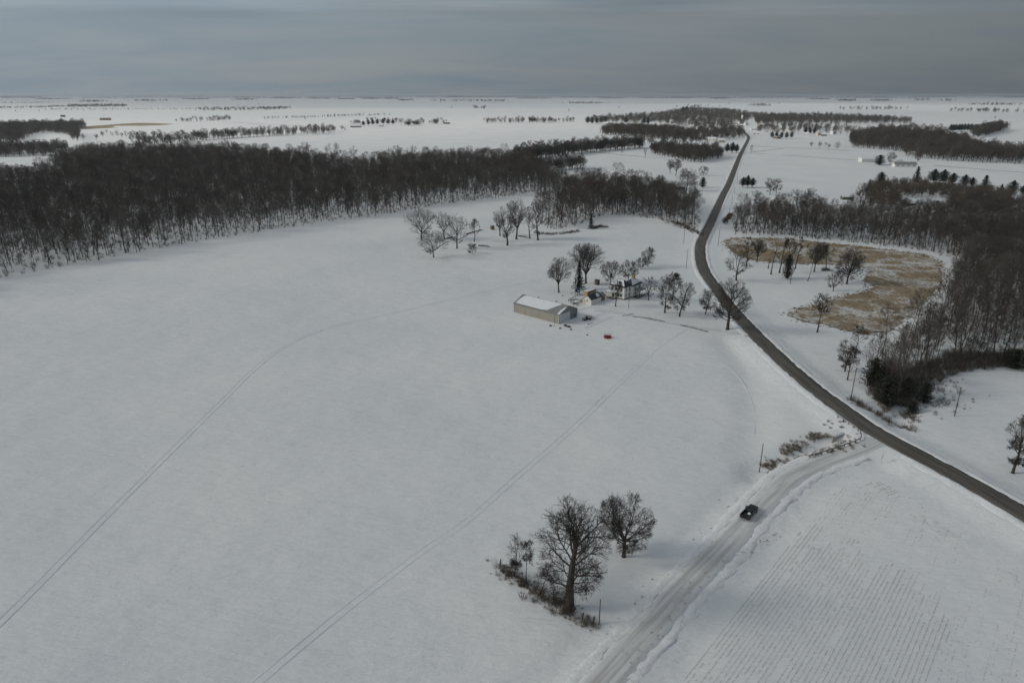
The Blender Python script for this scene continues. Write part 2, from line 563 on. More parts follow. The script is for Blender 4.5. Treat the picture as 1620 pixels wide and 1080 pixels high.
# ------------------------------------------------------------------ the ground: one sheet of snow to the horizon
def grow_axis(lo, hi, step, far_lo, far_hi, k=1.16):
    core = list(np.arange(lo, hi + 1e-6, step))
    s, v, left = step, lo, []
    while v > far_lo:
        s *= k; v -= s; left.append(v)
    s, v, right = step, core[-1], []
    while v < far_hi:
        s *= k; v += s; right.append(v)
    return np.array(left[::-1] + core + right)


GX = grow_axis(-330, 400, 2.6, -34000, 34000)
GY = grow_axis(55, 560, 2.6, -6000, 42000)
gxx, gyy = np.meshgrid(GX, GY)
gzz = ground_z(gxx.ravel(), gyy.ravel())
far = np.hypot(gxx.ravel(), gyy.ravel())
gzz = gzz * np.clip(1 - (far - 3000) / 9000, 0.0, 1)
nx_, ny_ = len(GX), len(GY)
ii = np.arange(nx_ * ny_).reshape(ny_, nx_)
quads = np.stack([ii[:-1, :-1], ii[:-1, 1:], ii[1:, 1:], ii[1:, :-1]], -1).reshape(-1, 4)
gm = mesh_np('ground', np.stack([gxx.ravel(), gyy.ravel(), gzz], 1), quads, [M['snow']], smooth=True)
ground = link(bpy.data.objects.new('ground', gm))
tag(ground, 'rolling farmland under even snow out to the horizon', kind='structure')


def ribbon(name, line, zs, prof, mat, jitter=0.0, seed=0, smooth=True, uv=True, parent=None):
    """prof: list of (offset across, dz); +offset is to the left of travel"""
    line = np.asarray(line)
    t = np.gradient(line, axis=0)
    t /= np.maximum(np.linalg.norm(t, axis=1, keepdims=True), 1e-9)
    nrm = np.stack([-t[:, 1], t[:, 0]], 1)
    rs = np.random.RandomState(seed)
    V, UV = [], []
    s = np.concatenate([[0], np.cumsum(np.linalg.norm(np.diff(line, axis=0), axis=1))])
    o0, o1 = prof[0][0], prof[-1][0]
    for off, dz in prof:
        jo = rs.uniform(-jitter, jitter, len(line)) if jitter else 0
        jz = rs.uniform(-jitter, jitter, len(line)) * 0.25 if jitter else 0
        p = line + nrm * (off + jo)[:, None] if jitter else line + nrm * off
        V.append(np.stack([p[:, 0], p[:, 1], zs + dz + jz], 1))
        UV.append(np.stack([np.full(len(line), (off - o0) / ((o1 - o0) or 1.0)), s], 1))
    n, k = len(line), len(prof)
    V = np.concatenate(V); UV = np.concatenate(UV)
    idx = np.arange(n * k).reshape(k, n)
    F_ = np.stack([idx[:-1, :-1], idx[1:, :-1], idx[1:, 1:], idx[:-1, 1:]], -1).reshape(-1, 4)[:, ::-1]
    me = mesh_np(name, V, F_, [mat], smooth)
    if uv:
        ul = me.uv_layers.new(name='UVMap')
        ul.data.foreach_set('uv', UV[F_.ravel()].astype(np.float32).ravel())
    return link(bpy.data.objects.new(name, me), parent)


def fine(line, zs, step):
    s = np.concatenate([[0], np.cumsum(np.linalg.norm(np.diff(line, axis=0), axis=1))])
    q = np.arange(0, s[-1], step)
    return np.stack([np.interp(q, s, line[:, 0]), np.interp(q, s, line[:, 1])], 1), np.interp(q, s, zs)


ml, mz = fine(main_line, main_z, 2.0)
sl_, sz = fine(side_line, side_z, 1.5)
W = ROAD_W
r = ribbon('road', ml, mz, [(-W - .25, -.35), (-W, 0), (-W / 2, .03), (0, .05), (W / 2, .03), (W, 0), (W + .25, -.35)], M['road'])
tag(r, 'paved country road bending past the farm towards the village', kind='structure')
w2 = SIDE_W
cut = sl_[:-1]
r = ribbon('gravel_road', sl_, sz, [(-w2 - .3, -.35), (-w2, 0), (-w2 * .5, .0), (0, .03), (w2 * .5, .0), (w2, 0), (w2 + .3, -.35)], M['side'])
tag(r, 'snow packed gravel side road with wheel tracks', kind='structure')
# ploughed banks beside the paved road, broken at the side road and the lane
dj, _, _ = poly_dist(ml[:, 0], ml[:, 1], sl_)
drv_mouth = flat_point(1186, 530, 1.0)
dd = np.hypot(ml[:, 0] - drv_mouth[0], ml[:, 1] - drv_mouth[1])


def banks(line, zs, hw, sgn, keep, mat, seed, wide=2.3, high=0.10):
    run = []
    for i in range(len(line) + 1):
        if i < len(line) and keep[i]:
            run.append(i)
        else:
            if len(run) > 4:
                o = ribbon('snow_bank', line[run], zs[run], [(sgn * (hw - .15), -.02), (sgn * (hw + .3), high), (sgn * (hw + .9), high * .5), (sgn * (hw + wide * .75), -.06), (sgn * (hw + wide), -.3)][::sgn],
                           mat, jitter=0.34, seed=seed + i)
                tag(o, 'ridge of ploughed snow along the road edge', kind='structure')
            run = []


# the side road joins on the left of travel (towards the village) side
banks(ml, mz, W, 1, (dj > 9) & (dd > 5), M['bank'], 1)
banks(ml, mz, W, -1, np.ones(len(ml), bool), M['bank'], 50)
dm, _, _ = poly_dist(sl_[:, 0], sl_[:, 1], ml)
banks(sl_, sz, w2, 1, dm > 12, M['bank'], 90, wide=1.9, high=.03)
banks(sl_, sz, w2, -1, dm > 12, M['bank'], 130, wide=1.9, high=.03)


def drape(px_pts, name, half, mat, lift=0.04, step=2.0, prof=None, label=None, jitter=0.0):
    ln = smooth_line([at(*p).xy for p in px_pts], step)
    z = ground_z(ln[:, 0], ln[:, 1]) + lift
    o = ribbon(name, ln, z, prof or [(-half, -.03), (0, 0), (half, -.03)], mat, jitter=jitter, seed=len(px_pts))
    return tag(o, label, kind='structure')


RUT = lambda c: [(c - .20, -.06), (c - .13, .015), (c - .07, -.01), (c + .07, -.01), (c + .13, .015), (c + .20, -.06)]
T1 = [(-60, 1040), (0, 984), (90, 893), (180, 802), (270, 713), (360, 626), (400, 587), (450, 549), (520, 519), (640, 491), (760, 463), (860, 441)]
T2 = [(380, 1105), (410, 1077), (480, 1018), (550, 960), (620, 906), (690, 855), (730, 829), (780, 786), (830, 742), (880, 700), (930, 655), (980, 606), (1030, 560)]
for nm, T in (('first', T1), ('second', T2)):
    ln = smooth_line([at(*p).xy for p in T], 3.0)
    zt = ground_z(ln[:, 0], ln[:, 1]) + 0.03
    lab = 'pair of wheel ruts curving across the big snow field to the farmyard' if nm == 'first' else 'straight pair of wheel ruts crossing the snow field towards the lane'
    for c in (-.75, .75):
        tag(ribbon('wheel_track', ln + np.stack([np.sin(np.arange(len(ln)) * .11), np.cos(np.arange(len(ln)) * .083)], 1) * .25, zt, RUT(c), M['track' if nm == 'first' else 'track_faint']), lab, kind='structure')
for T in ([(862, 440), (930, 425), (1000, 411), (1060, 402), (1098, 396)], [(1030, 560), (1060, 538), (1090, 518)]):
    ln = smooth_line([at(*p).xy for p in T], 3.0)
    tag(ribbon('wheel_track', ln, ground_z(ln[:, 0], ln[:, 1]) + .03, RUT(0), M['track']), 'faint single rut in the snow by the farmhouse trees', kind='structure')
for T, lab in (([(1040, 560), (1110, 566), (1160, 590), (1188, 640), (1190, 685)], 'faint curved rut following the swale at the field margin'),):
    ln = smooth_line([at(*p).xy for p in T], 3.0)
    for c in (-.7, .7):
        tag(ribbon('wheel_track', ln, ground_z(ln[:, 0], ln[:, 1]) + .03, RUT(c), M['track_faint']), lab, kind='structure')
# farm lane: wheel ruts and the bare strips the plough left
LANE = [(1183, 531), (1150, 525), (1100, 518), (1050, 510), (1005, 501), (970, 494), (940, 491)]
ln = smooth_line([at(*p).xy for p in LANE], 2.0)
zt = ground_z(ln[:, 0], ln[:, 1]) + .035
tag(ribbon('farm_lane', ln, zt - .03, [(-2.0, -.06), (-1.7, .06), (-1.3, .0), (-.7, .02), (0, .03), (.7, .02), (1.3, .0), (1.7, .06), (2.0, -.06)], M['lane_snow'], jitter=.12, seed=4), 'ploughed snowy farm lane from the road to the farmyard', kind='structure')
for T, hw_ in (([(985, 497), (960, 495), (943, 501), (930, 510), (915, 513), (897, 511)], 1.3), ([(975, 495), (950, 488), (930, 487), (912, 493)], 1.2), ([(926, 519), (945, 511), (968, 501)], 1.2)):
    l2 = smooth_line([at(*p).xy for p in T], 1.0)
    tag(ribbon('yard_track', l2, ground_z(l2[:, 0], l2[:, 1]) + .02, [(-hw_, -.05), (-hw_ + .3, .05), (-hw_ + .6, .0), (0, .02), (hw_ - .6, .0), (hw_ - .3, .05), (hw_, -.05)], M['lane_snow'], jitter=.1, seed=5), 'driven snow track winding through the farmyard', kind='structure')
drape([(1001, 500.5), (1020, 502.5), (1052, 508.5)], 'bare_lane_patch', .55, M['lane'], .09, 1.0, jitter=.12, label='strip of bare dirt on the farm lane near the house')
drape([(1076, 514), (1098, 519), (1120, 524.5)], 'bare_lane_patch', .65, M['lane'], .09, 1.0, jitter=.12, label='strip of bare dirt on the farm lane near the road')
drape([(985, 500), (995, 498), (1001, 496)], 'bare_lane_patch', .4, M['lane'], .09, .8, jitter=.1, label='small bare dirt streak where the lane meets the yard')
drape([(929, 513.5), (934, 511.5), (939, 510)], 'bare_lane_patch', .3, M['lane'], .08, .8, jitter=.1, label='dark scrape in the yard snow beside the utility cart')
# distant lanes and the mown brown strip
for pts, hf in ((((1187, 231), (1230, 233.5), (1290, 235.5), (1345, 239)), 2.0), (((1190, 240.5), (1240, 235)), 1.5), (((1190, 242.5), (1260, 247), (1330, 252), (1375, 254.5)), 1.4),
                (((1478, 262), (1540, 267), (1620, 273), (1700, 279)), 1.5), (((345, 192.5), (420, 197), (520, 199.5), (600, 200)), 2.5), (((120, 188), (170, 189), (215, 190)), 3.0),
                (((935, 240.5), (980, 245), (1030, 250), (1080, 255)), 1.2), (((1400, 166), (1500, 166.5), (1640, 167)), 12), (((1000, 164), (1100, 164.5), (1200, 166)), 10), (((720, 161.5), (900, 163), (1000, 164)), 8)):
    drape(pts, 'field_lane', hf, M['furrow'], .12, 12.0, label='dark line of a track between distant snow fields')
# ------------------------------------------------------------------ dry grass field, distant brown strip
def inside(poly, x, y):
    poly = np.asarray(poly); c = np.zeros(len(x), bool); j = len(poly) - 1
    for i in range(len(poly)):
        xi, yi, xj, yj = *poly[i], *poly[j]
        c ^= ((yi > y) != (yj > y)) & (x < (xj - xi) * (y - yi) / (yj - yi + 1e-12) + xi)
        j = i
    return c


GRASS_PX = [(1249, 499), (1262, 490), (1290, 483), (1330, 470), (1372, 462), (1378, 452), (1366, 440), (1376, 428), (1350, 421), (1300, 418), (1240, 416), (1190, 411), (1158, 398), (1150, 388), (1152, 380), (1175, 377),
            (1230, 377.5), (1290, 383), (1350, 389), (1410, 396), (1455, 402), (1480, 412), (1492, 430), (1488, 450), (1462, 478), (1430, 505), (1415, 520), (1385, 528), (1340, 523), (1300, 514), (1265, 508)]
GRASS = smooth_line([at(*p).xy for p in GRASS_PX + GRASS_PX[:1]], 3.0)[:-1]


def grass_field_material():
    m = bpy.data.materials.new('dry_grass_snow'); m.use_nodes = True
    N, L = m.node_tree.nodes, m.node_tree.links
    b = N['Principled BSDF']; b.inputs['Roughness'].default_value = 0.9; b.inputs['Specular IOR Level'].default_value = 0.1
    g = N.new('ShaderNodeNewGeometry')
    t = N.new('ShaderNodeTexNoise'); t.inputs['Scale'].default_value = 0.16; t.inputs['Detail'].default_value = 7; t.inputs['Roughness'].default_value = 0.62
    L.new(g.outputs['Position'], t.inputs['Vector'])
    r = N.new('ShaderNodeValToRGB')
    r.color_ramp.elements[0].position = 0.3; r.color_ramp.elements[0].color = (0.22, 0.165, 0.105, 1)
    r.color_ramp.elements[1].position = 0.7; r.color_ramp.elements[1].color = (0.36, 0.285, 0.19, 1)
    L.new(t.outputs['Fac'], r.inputs[0])
    # drifted snow lies in winding hollows
    wp = N.new('ShaderNodeTexNoise'); wp.inputs['Scale'].default_value = 0.06; wp.inputs['Detail'].default_value = 4
    L.new(g.outputs['Position'], wp.inputs['Vector'])
    wv = N.new('ShaderNodeVectorMath'); wv.operation = 'MULTIPLY_ADD'; wv.inputs[1].default_value = (22, 22, 0)
    L.new(wp.outputs['Color'], wv.inputs[0]); L.new(g.outputs['Position'], wv.inputs[2])
    vo = N.new('ShaderNodeTexVoronoi'); vo.feature = 'DISTANCE_TO_EDGE'; vo.inputs['Scale'].default_value = 0.075
    L.new(wv.outputs[0], vo.inputs['Vector'])
    fn = N.new('ShaderNodeTexNoise'); fn.inputs['Scale'].default_value = 0.8; fn.inputs['Detail'].default_value = 6; fn.inputs['Roughness'].default_value = .75
    L.new(g.outputs['Position'], fn.inputs['Vector'])
    bg = N.new('ShaderNodeTexNoise'); bg.inputs['Scale'].default_value = 0.035; bg.inputs['Detail'].default_value = 5
    L.new(g.outputs['Position'], bg.inputs['Vector'])
    m1 = N.new('ShaderNodeMath'); m1.operation = 'MULTIPLY_ADD'; m1.inputs[1].default_value = -0.9; m1.inputs[2].default_value = .36
    L.new(vo.outputs['Distance'], m1.inputs[0])
    m2_ = N.new('ShaderNodeMath'); m2_.operation = 'MULTIPLY_ADD'; m2_.inputs[1].default_value = 1.1
    L.new(fn.outputs['Fac'], m2_.inputs[0]); L.new(m1.outputs[0], m2_.inputs[2])
    m3_ = N.new('ShaderNodeMath'); m3_.operation = 'MULTIPLY_ADD'; m3_.inputs[1].default_value = .75
    L.new(bg.outputs['Fac'], m3_.inputs[0]); L.new(m2_.outputs[0], m3_.inputs[2])
    r2 = N.new('ShaderNodeMapRange'); r2.inputs['From Min'].default_value = 1.17; r2.inputs['From Max'].default_value = 1.38; r2.inputs['To Max'].default_value = .8
    L.new(m3_.outputs[0], r2.inputs['Value'])
    mx = N.new('ShaderNodeMix'); mx.data_type = 'RGBA'; mx.inputs['B'].default_value = (0.74, 0.74, 0.74, 1)
    L.new(r2.outputs[0], mx.inputs['Factor']); L.new(r.outputs[0], mx.inputs['A']); L.new(mx.outputs['Result'], b.inputs['Base Color'])
    t2 = N.new('ShaderNodeTexNoise'); t2.inputs['Scale'].default_value = 1.2; t2.inputs['Detail'].default_value = 5
    L.new(g.outputs['Position'], t2.inputs['Vector'])
    bn = N.new('ShaderNodeBump'); bn.inputs['Distance'].default_value = 0.25
    L.new(t2.outputs['Fac'], bn.inputs['Height']); L.new(bn.outputs[0], b.inputs['Normal'])
    return m


M['grassfield'] = grass_field_material()


def sheet_poly(name, poly, step, lift, mat, rough=0.0, ragged=0.0):
    poly = np.asarray(poly)
    if ragged:
        poly = poly + NPR.uniform(-ragged, ragged, poly.shape)
    bm = bmesh.new()
    vs = [bm.verts.new((p[0], p[1], 0)) for p in poly]
    bm.faces.new(vs)
    bmesh.ops.triangulate(bm, faces=bm.faces)
    for ax in (0, 1):
        lo, hi = poly[:, ax].min(), poly[:, ax].max()
        for c in np.arange(lo + step, hi, step):
            no = [0, 0, 0]; no[ax] = 1; co = [0, 0, 0]; co[ax] = c
            bmesh.ops.bisect_plane(bm, geom=bm.verts[:] + bm.edges[:] + bm.faces[:], plane_co=co, plane_no=no)
    me = bpy.data.meshes.new(name); 
    xs = np.array([v.co.x for v in bm.verts]); ys = np.array([v.co.y for v in bm.verts])
    zz = ground_z(xs, ys) + lift + NPR.uniform(0, rough, len(xs)) * (1 if rough else 0)
    for v, q in zip(bm.verts, zz): v.co.z = q
    bm.normal_update()
    bm.to_mesh(me); bm.free()
    for p in me.polygons: p.use_smooth = True
    me.materials.append(mat)
    return link(bpy.data.objects.new(name, me))


o = sheet_poly('grass_field', GRASS, 3.0, 0.08, M['grassfield'], rough=0.22, ragged=1.3)
tag(o, 'tan dry grass field streaked with drifted snow', kind='structure')
o = sheet_poly('brown_field', smooth_line([at(*p).xy for p in ((95, 205.5), (150, 203.5), (200, 201.8), (240, 199.5), (272, 196.6), (235, 195), (200, 195.5), (150, 199), (95, 205.5))], 40)[:-1], 60, 0.3, M['grass'], ragged=5)
tag(o, 'distant brown strip of uncut grass between snow fields', kind='structure')
# ------------------------------------------------------------------ farm buildings
M['tan_metal'] = material('tan_ribbed_metal', (0.33, 0.30, 0.255), 0.6, col2=(0.38, 0.35, 0.30), scale=0.5, stretch=(1, 1, .2))
M['grey_metal'] = material('grey_metal_roof', (0.27, 0.27, 0.26), 0.5, col2=(0.22, 0.22, 0.215), scale=0.7)
M['gable_grey'] = material('grey_gable_metal', (0.20, 0.21, 0.21), 0.6, col2=(0.24, 0.25, 0.25), scale=0.6)
M['white_door'] = material('white_door_sheet', (0.62, 0.65, 0.68), 0.5, col2=(0.56, 0.59, 0.62), scale=0.8)
M['white_paint'] = material('white_clapboard', (0.80, 0.79, 0.75), 0.7, col2=(0.72, 0.71, 0.67), scale=1.3, stretch=(1, 1, 6))
M['cream_paint'] = material('cream_clapboard', (0.60, 0.55, 0.44), 0.75, col2=(0.5, 0.45, 0.36), scale=1.3, stretch=(1, 1, 5))
M['shingle'] = material('dark_shingles', (0.045, 0.047, 0.055), 0.85, col2=(0.075, 0.077, 0.085), scale=1.8)
M['roof_snow'] = material('roof_snow', (0.82, 0.82, 0.83), 0.7, col2=(0.76, 0.77, 0.79), scale=0.8, bump=0.05, bscale=2)
M['glass'] = material('dark_window', (0.03, 0.04, 0.05), 0.15, spec=0.5)
M['brick'] = material('yellow_brick', (0.42, 0.29, 0.12), 0.85, col2=(0.32, 0.21, 0.10), scale=4)
M['founda'] = material('stone_base', (0.10, 0.085, 0.07), 0.9)
M['rust'] = material('rusty_sheet', (0.17, 0.12, 0.085), 0.8, col2=(0.24, 0.20, 0.16), scale=1.5)
M['tanbox'] = material('tan_panel', (0.52, 0.38, 0.22), 0.7, col2=(0.44, 0.31, 0.18), scale=1.2)
M['blue'] = material('blue_tarp', (0.03, 0.10, 0.22), 0.5)
M['dkwood'] = material('dark_wood', (0.06, 0.05, 0.04), 0.85, col2=(0.10, 0.085, 0.07), scale=2)
M['red'] = material('red_enamel', (0.30, 0.018, 0.018), 0.45, col2=(0.20, 0.02, 0.02), scale=2)
M['rubber'] = material('tyre_rubber', (0.02, 0.02, 0.02), 0.85)
M['black_paint'] = material('black_car_paint', (0.012, 0.013, 0.016), 0.3, spec=0.5)
M['trim'] = material('black_trim', (0.03, 0.03, 0.032), 0.6)
M['chrome'] = material('bumper_chrome', (0.45, 0.45, 0.45), 0.25, metal=1.0)
M['tail'] = material('tail_lamp', (0.35, 0.02, 0.02), 0.3)
M['grey_paint'] = material('faded_grey_paint', (0.34, 0.34, 0.31), 0.5, col2=(0.26, 0.25, 0.23), scale=2)
M['green_paint'] = material('green_boards', (0.10, 0.14, 0.09), 0.75, col2=(0.13, 0.17, 0.11), scale=1)
M['stop'] = material('stop_red', (0.45, 0.02, 0.03), 0.4)
M['sign_white'] = material('sign_white', (0.8, 0.8, 0.8), 0.4)
M['cab_brown'] = material('brown_cabin', (0.17, 0.10, 0.06), 0.8, col2=(0.22, 0.14, 0.09), scale=1)

U = Vector((-0.74, 0.67, 0)).normalized()
FARM_RZ = math.atan2(-U.y, -U.x)      # local +x runs towards -U, so that local axes read: -x = U


def local_frame(p, u_dir):
    """rz so that local +x is along u_dir"""
    return math.atan2(u_dir.y, u_dir.x)


RZU = math.atan2(U.y, U.x)            # local x along U, local y = rotated +90deg => points to the camera side; we build with y negative = V


def gable_roof(x0, x1, y0, y1, ze, zr, th=.12, over=.35, axis='x'):
    """one solid roof shell with ridge along an axis"""
    mb = MB()
    if axis == 'x':
        ym = (y0 + y1) / 2
        k = (zr - ze) / (ym - y0)
        pr = [(y0 - over, ze - over * k), (ym, zr), (y1 + over, ze - over * k), (y1 + over, ze - over * k + th), (ym, zr + th * 1.2), (y0 - over, ze - over * k + th)]
        mb.loft([[(x0 - over, a, b) for a, b in pr], [(x1 + over, a, b) for a, b in pr]])
    else:
        xm = (x0 + x1) / 2
        k = (zr - ze) / (xm - x0)
        pr = [(x0 - over, ze - over * k), (xm, zr), (x1 + over, ze - over * k), (x1 + over, ze - over * k + th), (xm, zr + th * 1.2), (x0 - over, ze - over * k + th)]
        mb.loft([[(a, y0 - over, b) for a, b in pr], [(a, y1 + over, b) for a, b in pr]])
    return mb


def gable_walls(x0, x1, y0, y1, ze, zr, axis='x', z0=-.3):
    mb = MB()
    if axis == 'x':
        ym = (y0 + y1) / 2
        pr = [(y0, z0), (y1, z0), (y1, ze), (ym, zr), (y0, ze)]
        mb.loft([[(x0, a, b) for a, b in pr], [(x1, a, b) for a, b in pr]])
    else:
        xm = (x0 + x1) / 2
        pr = [(x0, z0), (x1, z0), (x1, ze), (xm, zr), (x0, ze)]
        mb.loft([[(a, y0, b) for a, b in pr], [(a, y1, b) for a, b in pr]])
    return mb


def hip_roof(x0, x1, y0, y1, ze, zr, over=.4, inset=None):
    x0 -= over; x1 += over; y0 -= over; y1 += over
    ins = inset if inset is not None else min(x1 - x0, y1 - y0) / 2 * .9
    if (x1 - x0) >= (y1 - y0):
        ym = (y0 + y1) / 2
        top = [(x0 + ins, ym, zr), (x1 - ins, ym, zr)]
    else:
        xm = (x0 + x1) / 2
        top = [(xm, y0 + ins, zr), (xm, y1 - ins, zr)]
    v = [(x0, y0, ze), (x1, y0, ze), (x1, y1, ze), (x0, y1, ze)] + top
    lo = [(a, b, c - .18) for a, b, c in v[:4]]
    if (x1 - x0) >= (y1 - y0):
        fs = [(0, 1, 5, 4), (1, 2, 5), (2, 3, 4, 5), (3, 0, 4)]
    else:
        fs = [(0, 1, 4), (1, 2, 5, 4), (2, 3, 5), (3, 0, 4, 5)]
    fs += [(6, 7, 1, 0), (7, 8, 2, 1), (8, 9, 3, 2), (9, 6, 0, 3), (9, 8, 7, 6)]
    return MB().add(v + lo, fs), v


def window(parent, face, c, w=.95, h=1.5, off=.0, frame=None):
    """face: ('x', value, sign) or ('y', value, sign); c=(along, z centre)"""
    ax, val, sg = face
    a, z = c
    fr, gl = MB(), MB()
    e0, e1 = (val, val + sg * .06), (val, val + sg * .08)
    def bx(mb, a0, a1, z0, z1, d0, d1):
        lo, hi = min(d0, d1), max(d0, d1)
        if ax == 'x': mb.box(lo, hi, a0, a1, z0, z1)
        else: mb.box(a0, a1, lo, hi, z0, z1)
    for s in (-1, 1):
        bx(fr, a + s * w / 2 - .06, a + s * w / 2 + .06, z - h / 2, z + h / 2, val, val + sg * .09)
        bx(fr, a - w / 2 - .06, a + w / 2 + .06, z + s * h / 2 - .06, z + s * h / 2 + .06, val, val + sg * .10)
    bx(fr, a - w / 2 + .06, a + w / 2 - .06, z - .03, z + .03, val, val + sg * .07)
    bx(gl, a - w / 2 + .06, a + w / 2 - .06, z - h / 2 + .06, z + h / 2 - .06, val + sg * .005, val + sg * .045)
    g = gl.build('window', M['glass'], parent)
    fr.build('window_frame', frame or M['white_paint'], g)


# machine shed: long axis along U, 24 x 12 m
B = at(883.6, 512.4)
shed = empty('machine_shed', (B.x, B.y, B.z), RZU, 'long tan metal machine shed with snowy grey roof and white sliding door', 'shed')
# local: x along U (0..24), y: local +y is U rotated +90deg; V (away to the right) is negative y
SL, SW_, SE_, SR = 24.0, 12.2, 3.7, 6.2
gable_walls(0, SL, -SW_, 0, SE_, SR, 'x').build('wall', M['tan_metal'], shed)
gr = MB()
gr.loft([[(-.05, -SW_ - .02, -.3), (-.05, .02, -.3), (-.05, .02, SE_), (-.05, -SW_ / 2, SR), (-.05, -SW_ - .02, SE_)], [(-.012, -SW_ - .02, -.3), (-.012, .02, -.3), (-.012, .02, SE_), (-.012, -SW_ / 2, SR), (-.012, -SW_ - .02, SE_)]])
gr.build('gable_wall', M['gable_grey'], shed)
rf = gable_roof(0, SL, -SW_, 0, SE_ + .02, SR + .02, .12, .3, 'x').build('roof', M['grey_metal'], shed)
# snow slab on the slope that faces the field (y from -SW/2 to 0)
ks = (SR - SE_) / (SW_ / 2)
def on_roof(x, y, lift): return (x, y, SE_ + .02 + .14 + (SW_ / 2 - abs(y + SW_ / 2)) * ks + lift)
sn = MB()
outl = [(6.6, -.9), (9.5, -.4), (23.2, -.5), (23.4, -2.5), (22.8, -5.2), (21.5, -5.8), (3.6, -5.9), (2.9, -5.5), (4.0, -4.2)]
sn.loft([[on_roof(a, b, .01) for a, b in outl], [on_roof(a * .992 + .09, b * .97 - .09, .16) for a, b in outl]])
sn.build('roof_snow', M['roof_snow'], rf)
sn = MB()
outl = [(-.25, -.1), (.9, -.1), (1.0, -2.2), (.4, -4.6), (-.25, -4.9)]
sn.loft([[on_roof(a, b, .01) for a, b in outl], [on_roof(a, b * .97 - .05, .13) for a, b in outl]])
sn.build('roof_snow', M['roof_snow'], rf)
sn = MB()
outl = [(.3, -6.6), (23.6, -6.6), (23.6, -11.6), (.3, -11.6)]
sn.loft([[on_roof(a, b, .01) for a, b in outl], [on_roof(a * .99 + .1, b * .99 - .06, .10) for a, b in outl]])
sn.build('roof_snow', M['roof_snow'], rf)
dr = MB().box(-.14, -.06, -7.3, -.45, -.05, 3.75).build('door', M['white_door'], shed)
MB().box(-.2, -.1, -7.6, -.2, 3.78, 3.95).build('door_track', M['galv'], dr)
MB().box(-.11, -.06, -10.9, -10.0, 1.0, 2.0).build('window', M['glass'], shed)
for yy in (.03, -SW_ - .03): MB().box(-.12, .02, yy - .07, yy + .07, -.2, SE_ - .1).build('corner_trim', M['sign_white'], shed)
rb = MB()
for i in range(26): rb.box(.45 + i * .92, .53 + i * .92, .003, .035, -.2, SE_ - .12)
rb.build('wall_ribs', M['tan_metal'], shed)

# farmhouse
B = at(987, 474.6)
house = empty('farmhouse', (B.x, B.y, B.z), RZU, 'white two storey farmhouse with dark hipped roofs, porches and yellow brick chimney', 'house')
MB().box(-.06, 7.66, -5.66, .06, -.4, .45).build('foundation', M['founda'], house)
MB().box(0, 7.6, -5.6, 0, .45, 5.7).build('wall', M['white_paint'], house)
mb, rv = hip_roof(0, 7.6, -5.6, 0, 5.75, 8.3)
r1 = mb.build('roof', M['shingle'], house)
def lerp3(a, b, t): return tuple(a[i] + (b[i] - a[i]) * t for i in range(3))
def roof_slab(quad, lift, th, parent):
    n = (Vector(quad[1]) - Vector(quad[0])).cross(Vector(quad[2]) - Vector(quad[0])).normalized()
    if n.z < 0: n = -n
    a = [Vector(q) + n * lift for q in quad]; b = [Vector(q) + n * (lift + th) for q in quad]
    c = sum(b, Vector()) / len(b)
    b = [c + (q - c) * .97 for q in b]
    MB().loft([a, b]).build('roof_snow', M['roof_snow'], parent)
# front slope is y1 side: rv[3], rv[2] eave, rv[5], rv[4] ridge
e3, e2, t5, t4 = rv[3], rv[2], rv[5], rv[4]
roof_slab([lerp3(e3, t4, .14), lerp3(e2, t5, .14), lerp3(t5, e2, .10), lerp3(t4, e3, .04)], .01, .12, r1)
MB().box(-.9, 4.2, -12.2, -5.6, .45, 5.6).build('wall', M['white_paint'], house)
MB().box(-.96, 4.26, -12.26, -5.66, -.4, .44).build('foundation', M['founda'], house)
mb, rv2 = hip_roof(-.9, 4.2, -12.6, -5.0, 5.62, 8.0)
r2 = mb.build('roof', M['shingle'], house)
a0, a3, b4, b5 = rv2[0], rv2[3], rv2[4], rv2[5]     # x0 side slope (towards the road)
roof_slab([lerp3(a0, b4, .25), lerp3(a3, b5, .12), lerp3(b5, b4, .15), lerp3(b4, b5, .15)], .01, .10, r2)
c1, c2 = rv2[1], rv2[2]
roof_slab([lerp3(c2, b5, .1), lerp3(c1, b4, .1), lerp3(b4, c1, .06), lerp3(b5, c2, .06)], .01, .10, r2)
ch = MB().box(1.2, 2.3, -9.9, -8.9, 7.3, 9.6).build('chimney', M['brick'], house)
MB().box(1.12, 2.38, -9.98, -8.82, 9.62, 9.78).build('chimney_cap', M['founda'], ch)
MB().box(5.2, 9.9, -9.4, -5.7, -.3, 3.3).build('wall', M['cream_paint'], house)
gable_roof(5.2, 9.9, -9.4, -5.7, 3.32, 5.0, .12, .3, 'x').build('roof', M['rust'], house)
# porches
po = MB().box(3.5, 8.2, .02, 2.3, .0, .35).build('porch', M['founda'], house)
pr = MB().loft([[(3.3, .02, 3.25), (8.4, .02, 3.25), (8.4, 2.5, 2.75), (3.3, 2.5, 2.75)], [(3.3, .02, 3.4), (8.4, .02, 3.4), (8.4, 2.5, 2.9), (3.3, 2.5, 2.9)]]).build('porch_roof', M['shingle'], house)
MB().loft([[(3.35, .1, 3.40), (8.3, .1, 3.40), (8.3, 2.4, 2.93), (3.35, 2.4, 2.93)], [(3.5, .15, 3.54), (8.2, .15, 3.54), (8.2, 2.3, 3.06), (3.5, 2.3, 3.06)]]).build('roof_snow', M['roof_snow'], pr)
for x in (3.6, 5.1, 6.6, 8.05): MB().box(x - .09, x + .09, 2.1, 2.28, .35, 2.76).build('porch_post', M['cream_paint'], po)
rl = MB()
rl.box(3.7, 7.95, 2.15, 2.22, 1.0, 1.08); rl.box(3.7, 7.95, 2.15, 2.22, .5, .56)
for i in range(20): rl.box(3.8 + i * .21, 3.84 + i * .21, 2.16, 2.21, .56, 1.0)
rl.build('porch_railing', M['cream_paint'], po)
